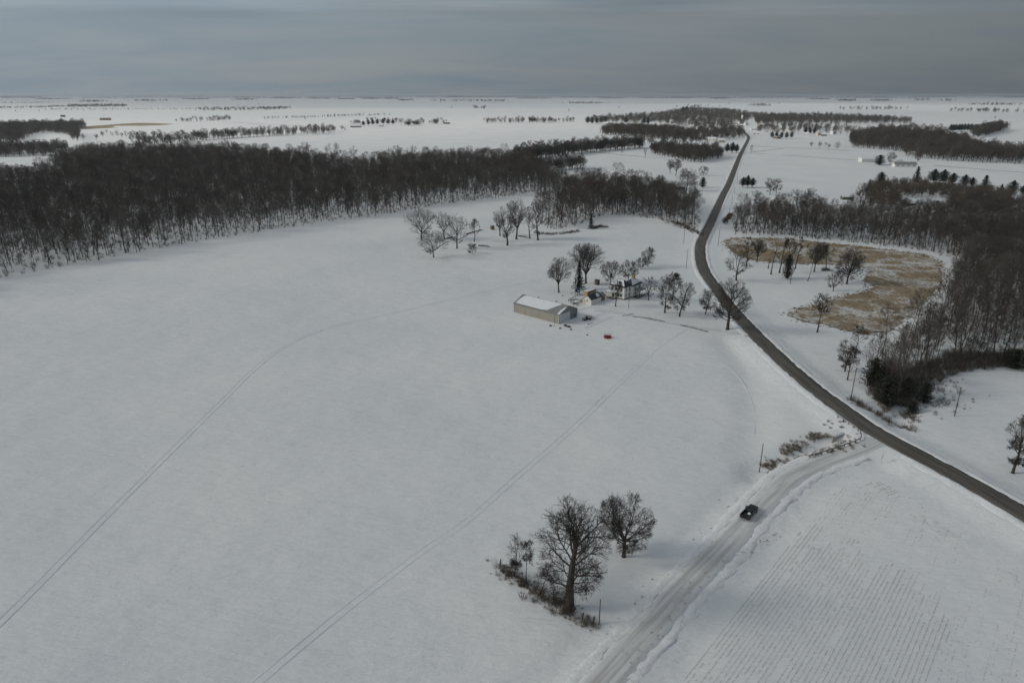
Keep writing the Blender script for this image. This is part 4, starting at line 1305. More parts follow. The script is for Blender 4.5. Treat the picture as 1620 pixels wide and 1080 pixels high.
def tree_skeleton(seed, h, w, r, style='oak', counts=(12, 8, 5, 3), base_frac=None, lean=(0, 0), twig=.022):
    rr = random.Random(seed)
    gauss = rr.gauss
    segs = {0: [], 1: [], 2: []}      # 0 trunk, 1 limbs, 2 fine
    bf = base_frac if base_frac is not None else {'oak': .16, 'round': .2, 'vase': .28, 'narrow': .16, 'wood': .42, 'snag': .35}[style]
    zb = h * bf
    rz_ = (h - zb) / 2
    C = (lean[0] * h * .6, lean[1] * h * .6, zb + rz_)
    rw = w / 2

    def env(p, d):
        """distance along d to the crown surface"""
        q = ((p[0] - C[0]) / rw, (p[1] - C[1]) / rw, (p[2] - C[2]) / rz_)
        e = (d[0] / rw, d[1] / rw, d[2] / rz_)
        A = e[0] ** 2 + e[1] ** 2 + e[2] ** 2
        Bq = q[0] * e[0] + q[1] * e[1] + q[2] * e[2]
        Cq = q[0] ** 2 + q[1] ** 2 + q[2] ** 2 - 1
        D = Bq * Bq - A * Cq
        if D <= 0: return 0.0
        return max(0.0, (-Bq + math.sqrt(D)) / A)

    def norm(v):
        l = math.sqrt(v[0] ** 2 + v[1] ** 2 + v[2] ** 2) or 1
        return (v[0] / l, v[1] / l, v[2] / l)

    def rot_from(d, ang, az):
        ref = (0, 0, 1) if abs(d[2]) < .9 else (1, 0, 0)
        a = norm((d[1] * ref[2] - d[2] * ref[1], d[2] * ref[0] - d[0] * ref[2], d[0] * ref[1] - d[1] * ref[0]))
        b = (d[1] * a[2] - d[2] * a[1], d[2] * a[0] - d[0] * a[2], d[0] * a[1] - d[1] * a[0])
        s, c = math.sin(ang), math.cos(ang)
        ca, sa = math.cos(az), math.sin(az)
        return norm((d[0] * c + (a[0] * ca + b[0] * sa) * s, d[1] * c + (a[1] * ca + b[1] * sa) * s, d[2] * c + (a[2] * ca + b[2] * sa) * s))

    NS = (7, 5, 3, 2, 1)
    WIG = (.05, .11, .14, .16, .2)

    def run(p, d, L, r0, r1, lev, up):
        n = NS[lev]; pts = [p]; dirs = [d]; rad = [r0]
        st = L / n
        for k in range(n):
            w_ = WIG[lev]
            d = norm((d[0] + gauss(0, w_), d[1] + gauss(0, w_), d[2] + gauss(0, w_) + up))
            p = (p[0] + d[0] * st, p[1] + d[1] * st, p[2] + d[2] * st)
            t = (k + 1) / n
            q = r0 + (r1 - r0) * (t ** .6 if lev == 0 and r1 < r0 * .3 else t)
            segs[0 if lev == 0 else (1 if lev <= 2 else 2)].append((*pts[-1], *p, rad[-1], q))
            pts.append(p); dirs.append(d); rad.append(q)
        return pts, dirs, rad

    def kids(pts, dirs, rad, L, lev, t0):
        if lev >= len(counts): return
        n = counts[lev]
        n = max(1, int(round(n * rr.uniform(.75, 1.25))))
        m = len(pts) - 1
        for k in range(n):
            t = t0 + (1 - t0) * (k + rr.random()) / n
            f = t * m; i = min(m - 1, int(f)); fr = f - i
            p = tuple(pts[i][j] + (pts[i + 1][j] - pts[i][j]) * fr for j in range(3))
            rp = rad[i] + (rad[i + 1] - rad[i]) * fr
            d = rot_from(dirs[i], math.radians(rr.uniform(28, 62)), rr.uniform(0, 6.283))
            e = env(p, d)
            ratio = (.62, .62, .58, .55)[lev] * (1.2 - .6 * t)
            Lc = min(L * ratio * rr.uniform(.7, 1.2), e * rr.uniform(.85, 1.12))
            if Lc < .25: Lc = rr.uniform(.25, .6)
            rc = max(twig, min(rp * .7, rp * .25 + Lc * .012))
            pt, dr, rd = run(p, d, Lc, rc, max(twig * .6, rc * .3), lev + 1, .05 if lev < 3 else 0)
            kids(pt, dr, rd, Lc, lev + 1, .25)

    # trunk
    tops = {'oak': .58, 'round': .30, 'vase': .26, 'narrow': .92, 'wood': .9, 'snag': .8}[style]
    th = h * tops
    d0 = norm((lean[0], lean[1], 1))
    taper = {'oak': .34, 'round': .62, 'vase': .62}.get(style, .16)
    flare = r * 1.45
    segs[0].append((0, 0, -.3, 0, 0, h * .03, flare * 1.15, r * 1.06))
    pts, dirs, rad = run((0, 0, h * .03), d0, th, r * 1.06, r * taper, 0, .0)
    m = len(pts) - 1
    nl = counts[0]
    for k in range(nl):
        if style in ('round', 'vase'):
            t = .98 - .5 * (k / nl) if style == 'round' else .6 + .4 * (k / nl)
            incl = math.radians({'round': 6 + 84 * ((k + .5) / nl) ** .85, 'vase': 6 + 44 * ((k + .5) / nl)}[style] + gauss(0, 6))
        elif style == 'narrow':
            t = bf + (1 - bf) * (k + rr.random()) / nl
            incl = math.radians(rr.uniform(25, 50))
        elif style == 'wood':
            t = .42 + .58 * (k + rr.random()) / nl
            incl = math.radians(rr.uniform(25, 65))
        elif style == 'snag':
            t = .4 + .6 * (k + rr.random()) / nl
            incl = math.radians(rr.uniform(30, 85))
        else:
            t = .20 + .80 * ((k + rr.random()) / nl) ** 1.15
            incl = math.radians(98 - 84 * t + gauss(0, 10))
        az = k * 2.39996 + gauss(0, .35)
        f = min(.9999, t) * m; i = int(f); fr = f - i
        p = tuple(pts[i][j] + (pts[i + 1][j] - pts[i][j]) * fr for j in range(3))
        rp = rad[i] + (rad[i + 1] - rad[i]) * fr
        d = norm((math.sin(incl) * math.cos(az) + lean[0], math.sin(incl) * math.sin(az) + lean[1], math.cos(incl)))
        e = env(p, d)
        if e <= .5: e = w * .22
        L = e * (rr.uniform(.62, 1.1) if style == 'oak' else rr.uniform(.82, 1.06))
        if style == 'snag': L *= rr.uniform(.4, 1)
        rl_ = min(rp * .62, max(r * .16, L * .024))
        pt, dr_, rd = run(p, d, L, rl_, max(twig, rl_ * .16), 1, .07 if style != 'oak' else .045)
        kids(pt, dr_, rd, L, 1, .26)
    return segs


def tree_meshes(name, segs, bark, twigm):
    tV, tF = tubes_mesh(name, segs[0], 8, None)
    trunk = mesh_np(name + '_trunk', tV, tF, [bark], smooth=True)
    lV, lF = tubes_mesh(name, segs[1], 4, None)
    V, Fq = lV, lF
    if segs[2]:
        fV, fF = tubes_mesh(name, segs[2], 3, None)
        Fq = np.concatenate([lF, fF + len(lV)]); V = np.concatenate([lV, fV])
    crown = mesh_np(name + '_crown', V, Fq, [twigm], smooth=False)
    return trunk, crown


def joined(name, me_a, me_b):
    bm = bmesh.new(); bm.from_mesh(me_a); k = len(bm.faces)
    bm.from_mesh(me_b)
    bm.faces.ensure_lookup_table()
    for f in bm.faces[k:]: f.material_index = 1
    me = bpy.data.meshes.new(name); bm.to_mesh(me); bm.free()
    me.materials.append(me_a.materials[0]); me.materials.append(me_b.materials[0])
    return me


TREE_N = [0]


def lone_tree(px, py, ptop, wpx, style, label, r=None, counts=(10, 7, 5, 3), lean=(0, 0), twig=.030, base_frac=None, name='bare_tree', crown_mat='twig', group=None, hmul=1.0):
    p = at(px, py)
    TREE_N[0] += 1
    h = max(2.0, px_height(py, ptop) * hmul)
    w = wpx / px_scale(py)
    r = r or max(.1, h * .021)
    segs = tree_skeleton(100 + TREE_N[0] * 7, h, w, r, style, counts, base_frac, lean, twig)
    a, b = tree_meshes(name, segs, M['bark'], M[crown_mat])
    o = empty(name, p, 0, label, 'tree', group)
    link(bpy.data.objects.new('trunk', a), o)
    link(bpy.data.objects.new('crown', b), o)
    return o


MED = (13, 8, 6, 3)
SML = (10, 7, 5, 3)
# corner group by the gravel road
lone_tree(900.5, 962, 784, 122, 'oak', 'huge old oak with massive trunk in the scrubby corner of the field', r=.85, counts=(24, 10, 7, 3), twig=.022, base_frac=.08)
lone_tree(986.5, 880, 783, 92, 'round', 'round crowned bare tree on open snow just behind the huge oak', r=.36, counts=(22, 10, 7, 4), twig=.020, base_frac=.13)
lone_tree(814, 911, 836, 36, 'round', 'slim young tree at the far end of the scrub row beside the oak', r=.12, counts=(10, 7, 5, 3), twig=.018, base_frac=.3)
lone_tree(832, 918, 845, 27, 'snag', 'thin crooked sapling second from the end of the scrub row', r=.11, counts=(14, 6, 4, 3), twig=.018, base_frac=.3)
lone_tree(857, 934, 890, 22, 'snag', 'short leaning sapling in the scrub row next to the oak trunk', r=.09, counts=(9, 5, 4, 3), lean=(.3, 0), twig=.016)
lone_tree(876, 948, 905, 16, 'narrow', 'spindly sapling in the scrub touching the oak trunk', r=.07, counts=(9, 5, 3, 2), twig=.016)
# west grove
lone_tree(667, 379.5, 330, 56, 'round', 'broad forked tree at the west end of the grove below the wood', counts=MED, base_frac=.2)
lone_tree(686, 407, 364, 54, 'round', 'broad low tree standing foremost on the snow of the grove', counts=MED, base_frac=.15)
lone_tree(703, 378, 333, 26, 'vase', 'pale slender vase shaped tree between the two broad grove trees', counts=SML, twig=.024)
lone_tree(723, 393, 338, 40, 'oak', 'dark dense tree in the middle of the west grove', counts=MED, base_frac=.18)
lone_tree(750.5, 382, 347, 20, 'narrow', 'small straight tree at the east end of the west grove', counts=SML)
lone_tree(747.7, 401, 385, 17, 'round', 'little bushy tree beside the fallen log in the grove', counts=SML, base_frac=.1)
lone_tree(802.8, 388, 322, 36, 'round', 'tall round tree nearest the box blind', counts=MED, base_frac=.22)
lone_tree(817, 378.5, 312, 34, 'vase', 'tall open vase shaped tree behind the box blind group', counts=MED, twig=.026)
lone_tree(838, 377, 326, 20, 'narrow', 'narrow upright tree between the two tall grove trees', counts=SML)
lone_tree(851, 380, 315, 38, 'oak', 'tall dense tree at the edge of the creek woods clearing', counts=MED, base_frac=.18)
lone_tree(791, 373, 326, 22, 'vase', 'slim forked tree just behind the box blind', counts=SML)
# farmyard
lone_tree(884, 462.5, 405, 40, 'vase', 'upright fan shaped tree between machine shed and spruce', counts=MED, base_frac=.2)
lone_tree(926.7, 448, 385, 66, 'vase', 'largest spreading maple behind the spruce in the farmyard', r=.5, counts=(16, 9, 6, 3), base_frac=.22)
lone_tree(966, 448, 412, 36, 'round', 'bushy tree behind the rear wing of the farmhouse', counts=MED, base_frac=.12)
lone_tree(994, 445, 412, 32, 'round', 'bushy tree rising behind the farmhouse chimney', counts=MED, base_frac=.12)
lone_tree(1013.5, 425.5, 408, 19, 'round', 'smaller of the two trees alone in the snow beyond the farmhouse', counts=SML, base_frac=.12)
lone_tree(1025, 422, 391, 29, 'round', 'taller of the two trees alone in the snow beyond the farmhouse', counts=MED, base_frac=.12)
lone_tree(973.8, 484.5, 444, 23, 'narrow', 'dark tree directly in front of the farmhouse porch', counts=MED, twig=.022, r=.24)
lone_tree(1025.8, 475, 438, 36, 'round', 'open forked tree closest to the east porch of the farmhouse', counts=SML, base_frac=.3)
lone_tree(1051.8, 494.5, 435, 34, 'oak', 'dense tree second along the row between farmhouse and road', counts=MED, base_frac=.2)
lone_tree(1064, 474.5, 431, 30, 'narrow', 'upright tree at the back of the row between farmhouse and road', counts=MED)
lone_tree(1075, 500.5, 439, 44, 'round', 'widest tree of the row beside the farm lane', counts=MED, base_frac=.16)
lone_tree(1116, 496.5, 456, 28, 'round', 'small round tree closest to the road on the lawn by the farm lane', counts=MED, base_frac=.16)
lone_tree(1151, 521, 440, 66, 'oak', 'gnarled spreading oak leaning over the road at the lane mouth', r=.6, counts=(18, 10, 7, 3), twig=.028, base_frac=.12)
# park with the dry grass
lone_tree(1164.5, 443.5, 386, 54, 'round', 'forked spreading tree on the park verge inside the road bend', counts=(9, 9, 6, 3), base_frac=.2, r=.4)
lone_tree(1181, 421.5, 374, 19, 'narrow', 'tall narrow tree behind the forked park tree', counts=SML)
lone_tree(1197.4, 415, 378, 27, 'vase', 'fan shaped tree at the edge of the dry grass strip', counts=MED)
lone_tree(1219.6, 434, 377, 22, 'snag', 'bare reddish trunk with few crooked limbs in the park', counts=(8, 4, 4, 2), base_frac=.55, r=.36)
lone_tree(1215.3, 424.5, 398, 6, 'snag', 'broken reddish stump beside the crooked limbed park trunk', counts=(4, 2, 2, 1), r=.3)
lone_tree(1233, 431.5, 372, 18, 'narrow', 'slightly leaning slender tree next to the ivy clad park tree', counts=SML, lean=(.06, 0))
lone_tree(1244.4, 439.8, 376, 24, 'wood', 'tall park tree with dark ivy round its lower trunk', counts=MED)
lone_tree(1258, 425, 374, 17, 'narrow', 'slender tree just east of the ivy clad park tree', counts=SML)
lone_tree(1278, 444.5, 392, 26, 'wood', 'slim tree with a slanting trunk in the middle of the park', counts=SML, lean=(.12, 0), r=.2)
lone_tree(1287.8, 430, 379, 36, 'vase', 'broad open tree behind the slanting park tree', counts=MED)
lone_tree(1306, 427, 386, 20, 'narrow', 'narrow tree near the dark brush pile in the park', counts=SML)
lone_tree(1339.6, 449, 388, 44, 'round', 'stout many stemmed park tree beside the tan grass', r=.45, counts=(20, 10, 6, 3), base_frac=.1, twig=.034)
lone_tree(1318, 460.5, 429, 30, 'round', 'little open tree in the snow between park and tan grass', counts=SML, base_frac=.2)
lone_tree(1293, 525.5, 457, 34, 'snag', 'crooked tree at the tip of the tan grass field', counts=(16, 8, 5, 3), base_frac=.22, r=.3)
lone_tree(1336.5, 587, 533, 34, 'round', 'taller of the paired trees by the roadside pole', counts=MED, base_frac=.2, twig=.024)
lone_tree(1340.7, 600.5, 548, 28, 'narrow', 'slimmer of the paired trees by the roadside pole', counts=MED, twig=.022)
lone_tree(1352, 566, 514, 26, 'wood', 'thin tree behind the paired roadside trees at the grass edge', counts=SML, twig=.024)
lone_tree(1602, 748, 655, 62, 'oak', 'crooked spreading tree alone in the snow field past the leaning pole', r=.32, counts=(22, 10, 6, 4), lean=(.14, 0), twig=.022, base_frac=.2)
# along the straight road beyond the bridge
lone_tree(1218, 308, 281, 21, 'round', 'larger of two round trees in the field beyond the bridge', counts=SML, base_frac=.15, twig=.05)
lone_tree(1228, 305.5, 282, 18, 'round', 'smaller of two round trees in the field beyond the bridge', counts=SML, base_frac=.15, twig=.05)
lone_tree(1086, 302, 265, 36, 'oak', 'dark spreading tree over the creekside house', counts=MED, twig=.05)
lone_tree(1060, 274, 252, 12, 'vase', 'slender tree at the head of the creek ravine', counts=SML, twig=.05)
lone_tree(1069, 278, 252, 18, 'vase', 'open tree beside the slender ravine head tree', counts=SML, twig=.05)
lone_tree(1112.8, 278, 263, 17, 'round', 'round bush like tree uphill of the creekside house', counts=SML, base_frac=.05, twig=.05)
lone_tree(983.5, 246, 237, 9, 'snag', 'small dead tree on the fence line between snow fields', counts=(6, 3, 2, 1), twig=.05)
lone_tree(1020.5, 250.5, 235, 8, 'narrow', 'thin tree midway along the fence line between snow fields', counts=(8, 4, 3, 2), twig=.05)
lone_tree(1131, 238, 224, 12, 'vase', 'forked tree above the roadside pines before the village', counts=SML, twig=.06)
lone_tree(1188, 243, 230, 6, 'narrow', 'thin tree at the field track corner by the straight road', counts=(8, 4, 3, 2), twig=.06)
lone_tree(529, 262, 225, 26, 'round', 'rounded tree standing proud of the far edge of the big wood', counts=SML, base_frac=.3, twig=.06)
lone_tree(561, 264, 229, 16, 'snag', 'ragged tree standing alone at the dip in the big wood', counts=(12, 6, 4, 2), base_frac=.3, twig=.06)
lone_tree(1452, 256, 243, 12, 'round', 'bare tree next to the white farmhouse across the fields', counts=SML, twig=.06)
lone_tree(1408, 260, 241, 16, 'round', 'bare tree between the round evergreen and the white farmhouse', counts=SML, twig=.06)
lone_tree(1361, 322, 288, 20, 'vase', 'leaning bare tree beside the green shed', counts=SML, twig=.05)


# conifers
def conifer_mesh(seed, h, w, mat, style='spruce'):
    rr = random.Random(seed)
    tr = MB().tube((0, 0, -.2), (0, 0, h * .95), h * .018, h * .004, n=6)
    V, Ft = [], []
    n = int(130 * (1 if style == 'spruce' else 1.15))
    for k in range(n):
        t = (k + rr.random()) / n
        if style == 'spruce':
            z = h * (.07 + .92 * t); L = w / 2 * (1 - t) ** .85 * rr.uniform(.75, 1.12) + .12
            droop = -.25 + .35 * t
        elif style == 'cedar':
            z = h * (.04 + .94 * t); L = w / 2 * math.sqrt(max(.02, 1 - (t - .12) ** 2 * 1.25)) * rr.uniform(.75, 1.1)
            droop = .35
        else:  # pine: irregular clumped layers
            z = h * (.18 + .8 * t); L = w / 2 * (math.sin(math.pi * min(1, .18 + .86 * t)) ** .7) * rr.uniform(.55, 1.15)
            droop = .12
        az = k * 2.399 + rr.uniform(-.3, .3)
        dx_, dy_ = math.cos(az), math.sin(az)
        m = max(3, int(L * 3.2))
        for j in range(m):
            s = (j + rr.random()) / m
            c = Vector((dx_ * L * s, dy_ * L * s, z + droop * L * s + rr.uniform(-.12, .12)))
            sz_ = (.18 + .34 * (1 - .4 * s)) * (h / 11) ** .5
            for q in range(2):
                a = Vector((rr.gauss(0, 1), rr.gauss(0, 1), rr.gauss(0, .55))).normalized() * sz_
                b = Vector((rr.gauss(0, 1), rr.gauss(0, 1), rr.gauss(0, .55))).normalized() * sz_
                o = len(V)
                V += [c - a, c + a * .9 + b * .4, c + b]
                Ft.append((o, o + 1, o + 2))
    return tr, mesh_np('needles', np.array([tuple(v) for v in V]), np.array(Ft), [mat])


CON = {}


def conifer(px, py, ptop, wpx, style, label, mat='needle', group=None, name='spruce_tree'):
    p = at(px, py); h = px_height(py, ptop); w = wpx / px_scale(py)
    key = (style, mat, RNG.randrange(3))
    if key not in CON:
        tr, ne = conifer_mesh(len(style) * 31 + key[2] * 13, 10.0, 6.0, M[mat], style)
        q = tr.build('trunk', M['bark']); CON[key] = (q.data, ne); bpy.data.objects.remove(q)
    o = empty(name, p, RNG.uniform(0, 6.28), label, 'tree', group)
    o.scale = (w / 6.0, w / 6.0, h / 10.0)
    link(bpy.data.objects.new('trunk', CON[key][0]), o)
    link(bpy.data.objects.new('crown', CON[key][1]), o)


conifer(915.5, 457.5, 413, 23, 'spruce', 'tall dark spruce over the play tower in the farmyard')
conifer(1245, 441, 402, 20, 'cedar', 'dark ivy and cedar growth round the lower trunk of the ivy clad park tree', 'cedar', name='cedar_tree')
conifer(935, 362, 338, 13, 'spruce', 'dark cedar standing alone in front of the creek woods', 'cedar', name='cedar_tree')
conifer(1111.4, 296.5, 280.5, 13, 'cedar', 'neat round evergreen on the lawn beside the creekside house', name='round_evergreen')
for k, (a, b, c, d) in enumerate(((1175, 296.5, 280, 14), (1182, 297, 277, 15), (1190, 296.5, 281, 14))):
    conifer(a, b, c, d, 'pine', ('western', 'tallest middle', 'eastern')[k] + ' pine of the clump beside the straight road', group='roadside pines', name='pine_tree')
for k, (a, b, c, d) in enumerate(((1150, 242, 227, 12), (1158, 242.5, 225, 14), (1165, 242, 228, 11))):
    conifer(a, b, c, d, 'pine', 'pine in the dark clump by the road just before the village', group='village edge pines', name='pine_tree')
conifer(1449, 289, 263, 19, 'spruce', 'tall pointed spruce above the wooded farmstead clearing')
conifer(1476, 290, 267, 26, 'pine', 'broad dark pine beside the pointed spruce at the farmstead', name='pine_tree')
conifer(1491, 291, 268, 24, 'pine', 'second broad dark pine of the farmstead row', name='pine_tree')
conifer(1506, 292, 273, 20, 'pine', 'third and smaller dark pine of the farmstead row', name='pine_tree')
conifer(1525, 295, 276, 20, 'pine', 'rounded pine midway along the farmstead row', name='pine_tree')
conifer(1537, 296, 280, 16, 'pine', 'low rounded pine touching the midway farmstead pine', name='pine_tree')
conifer(1557, 299, 277, 24, 'spruce', 'pointed light topped spruce towards the brown house')
conifer(1583, 305, 291, 14, 'spruce', 'small pointed spruce among brush near the brown house')
conifer(1600, 309, 285, 24, 'pine', 'tall pine beside the roof of the brown house', name='pine_tree')
conifer(1617, 308, 293, 14, 'pine', 'small pine behind the brown house', name='pine_tree')
conifer(1391, 298, 272, 22, 'cedar', 'dark cedar at the west corner of the brown farmstead thicket', 'cedar', name='cedar_tree')
conifer(1374, 300, 283, 10, 'spruce', 'slim cedar above the green shed thicket', 'cedar', name='cedar_tree')
conifer(1391, 261, 245.5, 18, 'cedar', 'large round evergreen next to the white barn', name='round_evergreen')
for a, b, c, d, lab in ((1400, 640, 592, 46, 'broad dark cedar at the roadside corner of the thicket'), (1379, 612, 566, 40, 'dark cedar on the grass field side of the thicket corner'),
                        (1430, 628, 590, 34, 'dense cedar filling the middle of the thicket edge'), (1460, 638, 604, 27, 'conical cedar at the open end of the thicket'), (1443, 654, 634, 22, 'low spreading cedar by the frozen ditch'),
                        (1606, 582, 552, 44, 'wide dark cedar where the wood meets the eastern snow field')):
    conifer(a, b, c, d, 'cedar', lab, 'cedar', name='cedar_tree')

# ------------------------------------------------------------------ woods: individual trees at the front, one mass behind
def px_poly(pts):
    return np.array([at(*p).xy for p in pts])


def fill(poly, spacing, seed, jit=.48):
    rs = np.random.RandomState(seed)
    lo, hi = poly.min(0), poly.max(0)
    xs = np.arange(lo[0], hi[0], spacing); ys = np.arange(lo[1], hi[1], spacing)
    if len(xs) * len(ys) > 400000 or not len(xs) or not len(ys): return np.zeros((0, 2))
    gx_, gy_ = np.meshgrid(xs, ys)
    p = np.stack([gx_.ravel(), gy_.ravel()], 1) + rs.uniform(-jit, jit, (gx_.size, 2)) * spacing
    return p[inside(poly, p[:, 0], p[:, 1])]


def to_px(p, z=0.0):
    """where a point appears in the photograph frame (used only to know what is in view)"""
    dy_, dz_ = p[:, 1], z - CAM_H
    c, s = math.cos(PITCH), math.sin(PITCH)
    depth = dy_ * c - dz_ * s
    up = dy_ * s + dz_ * c
    return 810 + FPX * p[:, 0] / depth, 540 - FPX * up / depth, depth


WOOD = []
for k, (hh, ww, st) in enumerate(((19, 9.5, 'wood'), (17, 8.0, 'wood'), (20, 11, 'wood'), (16, 9.5, 'round'), (18, 9, 'vase'), (14, 6.5, 'narrow'), (19, 12, 'oak'))):
    sg_ = tree_skeleton(900 + k, hh, ww, .19, st, (9, 7, 4, 2), {'wood': .38, 'round': .3, 'vase': .3, 'narrow': .3, 'oak': .28}[st], (0, 0), .027)
    a, b = tree_meshes('woodland_tree', sg_, M['bark_wood'], M['twig_wood'])
    WOOD.append((hh, a, b, joined('woodland_tree', a, b)))
FARW = []
for k, (hh, ww, st) in enumerate(((17, 12, 'round'), (18, 11, 'wood'), (15, 12, 'oak'), (16, 10, 'vase'))):
    sg_ = tree_skeleton(950 + k, hh, ww, .3, st, (9, 6, 4), {'wood': .12, 'round': .03, 'vase': .08, 'oak': .03}[st], (0, 0), .085)
    a, b = tree_meshes('distant_tree', sg_, M['bark_wood'], M['twig_wood'])
    FARW.append(joined('distant_tree', a, b))
BROWNW = []
for k in range(3):
    sg_ = tree_skeleton(980 + k, 11, 8, .14, 'round', (12, 7, 5, 2), .12, (0, 0), .032)
    a, b = tree_meshes('brown_tree', sg_, M['bark'], M['twig_brown'])
    BROWNW.append((11, a, b, joined('brown_tree', a, b)))


def pattern(name, me):
    return bpy.data.objects.new(name, me)     # geometry source for scattering, not placed itself


def scatter(name, pts, zs, scales, rots, idx, patterns, label, kind='stuff', squash=None):
    n = len(pts)
    me = bpy.data.meshes.new(name)
    me.vertices.add(n)
    me.vertices.foreach_set('co', np.stack([pts[:, 0], pts[:, 1], zs], 1).astype(np.float32).ravel())
    for nm, arr, ty in (('sc', scales, 'FLOAT'), ('rz', rots, 'FLOAT'), ('ix', idx, 'INT')):
        at_ = me.attributes.new(nm, ty, 'POINT')
        at_.data.foreach_set('value', np.asarray(arr, np.int32 if ty == 'INT' else np.float32))
    o = link(bpy.data.objects.new(name, me))
    ng = bpy.data.node_groups.new(name + '_scatter', 'GeometryNodeTree')
    ng.interface.new_socket('Geometry', in_out='INPUT', socket_type='NodeSocketGeometry')
    ng.interface.new_socket('Geometry', in_out='OUTPUT', socket_type='NodeSocketGeometry')
    N, L = ng.nodes, ng.links
    gi = N.new('NodeGroupInput'); go = N.new('NodeGroupOutput'); jn = N.new('GeometryNodeJoinGeometry')
    def attr(nm, ty):
        q = N.new('GeometryNodeInputNamedAttribute'); q.data_type = ty; q.inputs['Name'].default_value = nm; return q.outputs['Attribute']
    sc, rz_, ix = attr('sc', 'FLOAT'), attr('rz', 'FLOAT'), attr('ix', 'INT')
    cr = N.new('ShaderNodeCombineXYZ'); L.new(rz_, cr.inputs[2])
    for k, po in enumerate(patterns):
        oi = N.new('GeometryNodeObjectInfo'); oi.inputs['Object'].default_value = po; oi.inputs['As Instance'].default_value = True
        cmpn = N.new('FunctionNodeCompare'); cmpn.data_type = 'INT'; cmpn.operation = 'EQUAL'; cmpn.inputs[3].default_value = k
        L.new(ix, cmpn.inputs[2])
        ip = N.new('GeometryNodeInstanceOnPoints')
        L.new(gi.outputs[0], ip.inputs['Points']); L.new(cmpn.outputs[0], ip.inputs['Selection']); L.new(oi.outputs['Geometry'], ip.inputs['Instance'])
        L.new(cr.outputs[0], ip.inputs['Rotation']); L.new(sc, ip.inputs['Scale'])
        L.new(ip.outputs[0], jn.inputs[0])
    L.new(jn.outputs[0], go.inputs[0])
    md = o.modifiers.new('scatter', 'NODES'); md.node_group = ng
    return tag(o, label, kind=kind)


P_WOOD = [pattern('woodland_tree_pattern', w_[3]) for w_ in WOOD]
P_FAR = [pattern('distant_tree_pattern', w_) for w_ in FARW]
P_BROWN = [pattern('brown_tree_pattern', w_[3]) for w_ in BROWNW]

BIG_WOOD = [(-110, 478), (0, 440), (93, 424), (200, 402), (333, 379), (533, 349), (639, 334), (700, 323.5), (778, 315), (832, 306),
            (866, 300), (868, 284), (846, 270), (830, 258), (800, 257), (700, 257), (620, 260), (585, 268), (545, 266), (466, 256), (367, 248), (250, 245), (120, 251), (66, 284), (-110, 292)]
CREEK_WOOD = [(838, 303), (900, 302), (960, 305), (1005, 307), (1045, 314), (1075, 324), (1105, 342), (1112, 352), (1100, 362), (1084, 364), (1040, 349), (1005, 343), (963, 340),
              (940, 345), (925, 352), (905, 359), (884, 362), (866, 362), (852, 352), (880, 338), (915, 334), (870, 318)]
EAST_STRIP = [(1158, 347), (1210, 345), (1260, 344), (1310, 348), (1360, 350), (1420, 352), (1480, 348), (1560, 342), (1700, 340), (1720, 400), (1500, 402), (1450, 395), (1400, 390), (1340, 384), (1280, 377), (1220, 371), (1165, 370)]
EAST_WOOD = [(1470, 398), (1720, 396), (1760, 560), (1640, 572), (1580, 574), (1500, 587), (1472, 606), (1450, 630), (1400, 636), (1374, 622), (1390, 590), (1412, 560), (1440, 534), (1468, 508), (1494, 480), (1510, 450), (1508, 415)]
rs = np.random.RandomState(77)
near_pts, near_kind = [], []
for pl, sp_, kd in ((BIG_WOOD, 7.3, 0), (CREEK_WOOD, 5.9, 1), (EAST_STRIP, 5.5, 2), (EAST_WOOD, 5.5, 3)):
    pq = px_poly(pl); pq = smooth_line(np.concatenate([pq, pq[:1]]), 9.0)[:-1]
    pq = pq + np.random.RandomState(kd + 3).normal(0, 3.2, pq.shape)      # uneven wood margin
    q = fill(pq, sp_, 10 + kd)
    near_pts.append(q); near_kind.append(np.full(len(q), kd))
near_pts = np.concatenate(near_pts); near_kind = np.concatenate(near_kind)
dm_, _, _ = poly_dist(near_pts[:, 0], near_pts[:, 1], main_line)
keep = dm_ > 9
near_pts, near_kind = near_pts[keep], near_kind[keep]
near_z = ground_z(near_pts[:, 0], near_pts[:, 1]) - .1
px_, py_, dep_ = to_px(near_pts)
inview = (px_ > 5) & (px_ < 1615) & (py_ < 1070)
order = np.argsort(np.where(inview, dep_, 1e9))
# the trees that show largest: the front rows of each wood
quota = {0: 118, 1: 30, 2: 34, 3: 72}
solo = []
for i in order:
    if not inview[i]: break
    k = near_kind[i]
    if quota[k] > 0:
        quota[k] -= 1; solo.append(i)
solo = np.array(solo)
LAB = {0: ('bare grey tree in the front rows of the big dark wood beyond the snow field', 'trees edging the big wood'),
       1: ('bare tree in the creek woods west of the bridge', 'trees of the creek woods'),
       2: ('bare tree in the woods strip behind the tan grass field', 'trees behind the tan grass field'),
       3: ('bare tree in the thick wood east of the tan grass field', 'trees of the thick east wood')}
nsc = np.clip(rs.normal(.98, .17, len(near_pts)), .5, 1.35) * np.array([1.0, 1.06, .92, .95])[near_kind]
nrot = rs.uniform(0, 6.283, len(near_pts))
nidx = rs.randint(0, len(WOOD), len(near_pts))
for i in solo:
    k = int(near_kind[i])
    w_ = WOOD[nidx[i]]
    o = empty('woodland_tree', (near_pts[i, 0], near_pts[i, 1], near_z[i]), nrot[i], LAB[k][0], 'tree', LAB[k][1], float(nsc[i]))
    link(bpy.data.objects.new('trunk', w_[1]), o)
    link(bpy.data.objects.new('crown', w_[2]), o)
rest = np.ones(len(near_pts), bool); rest[solo] = False
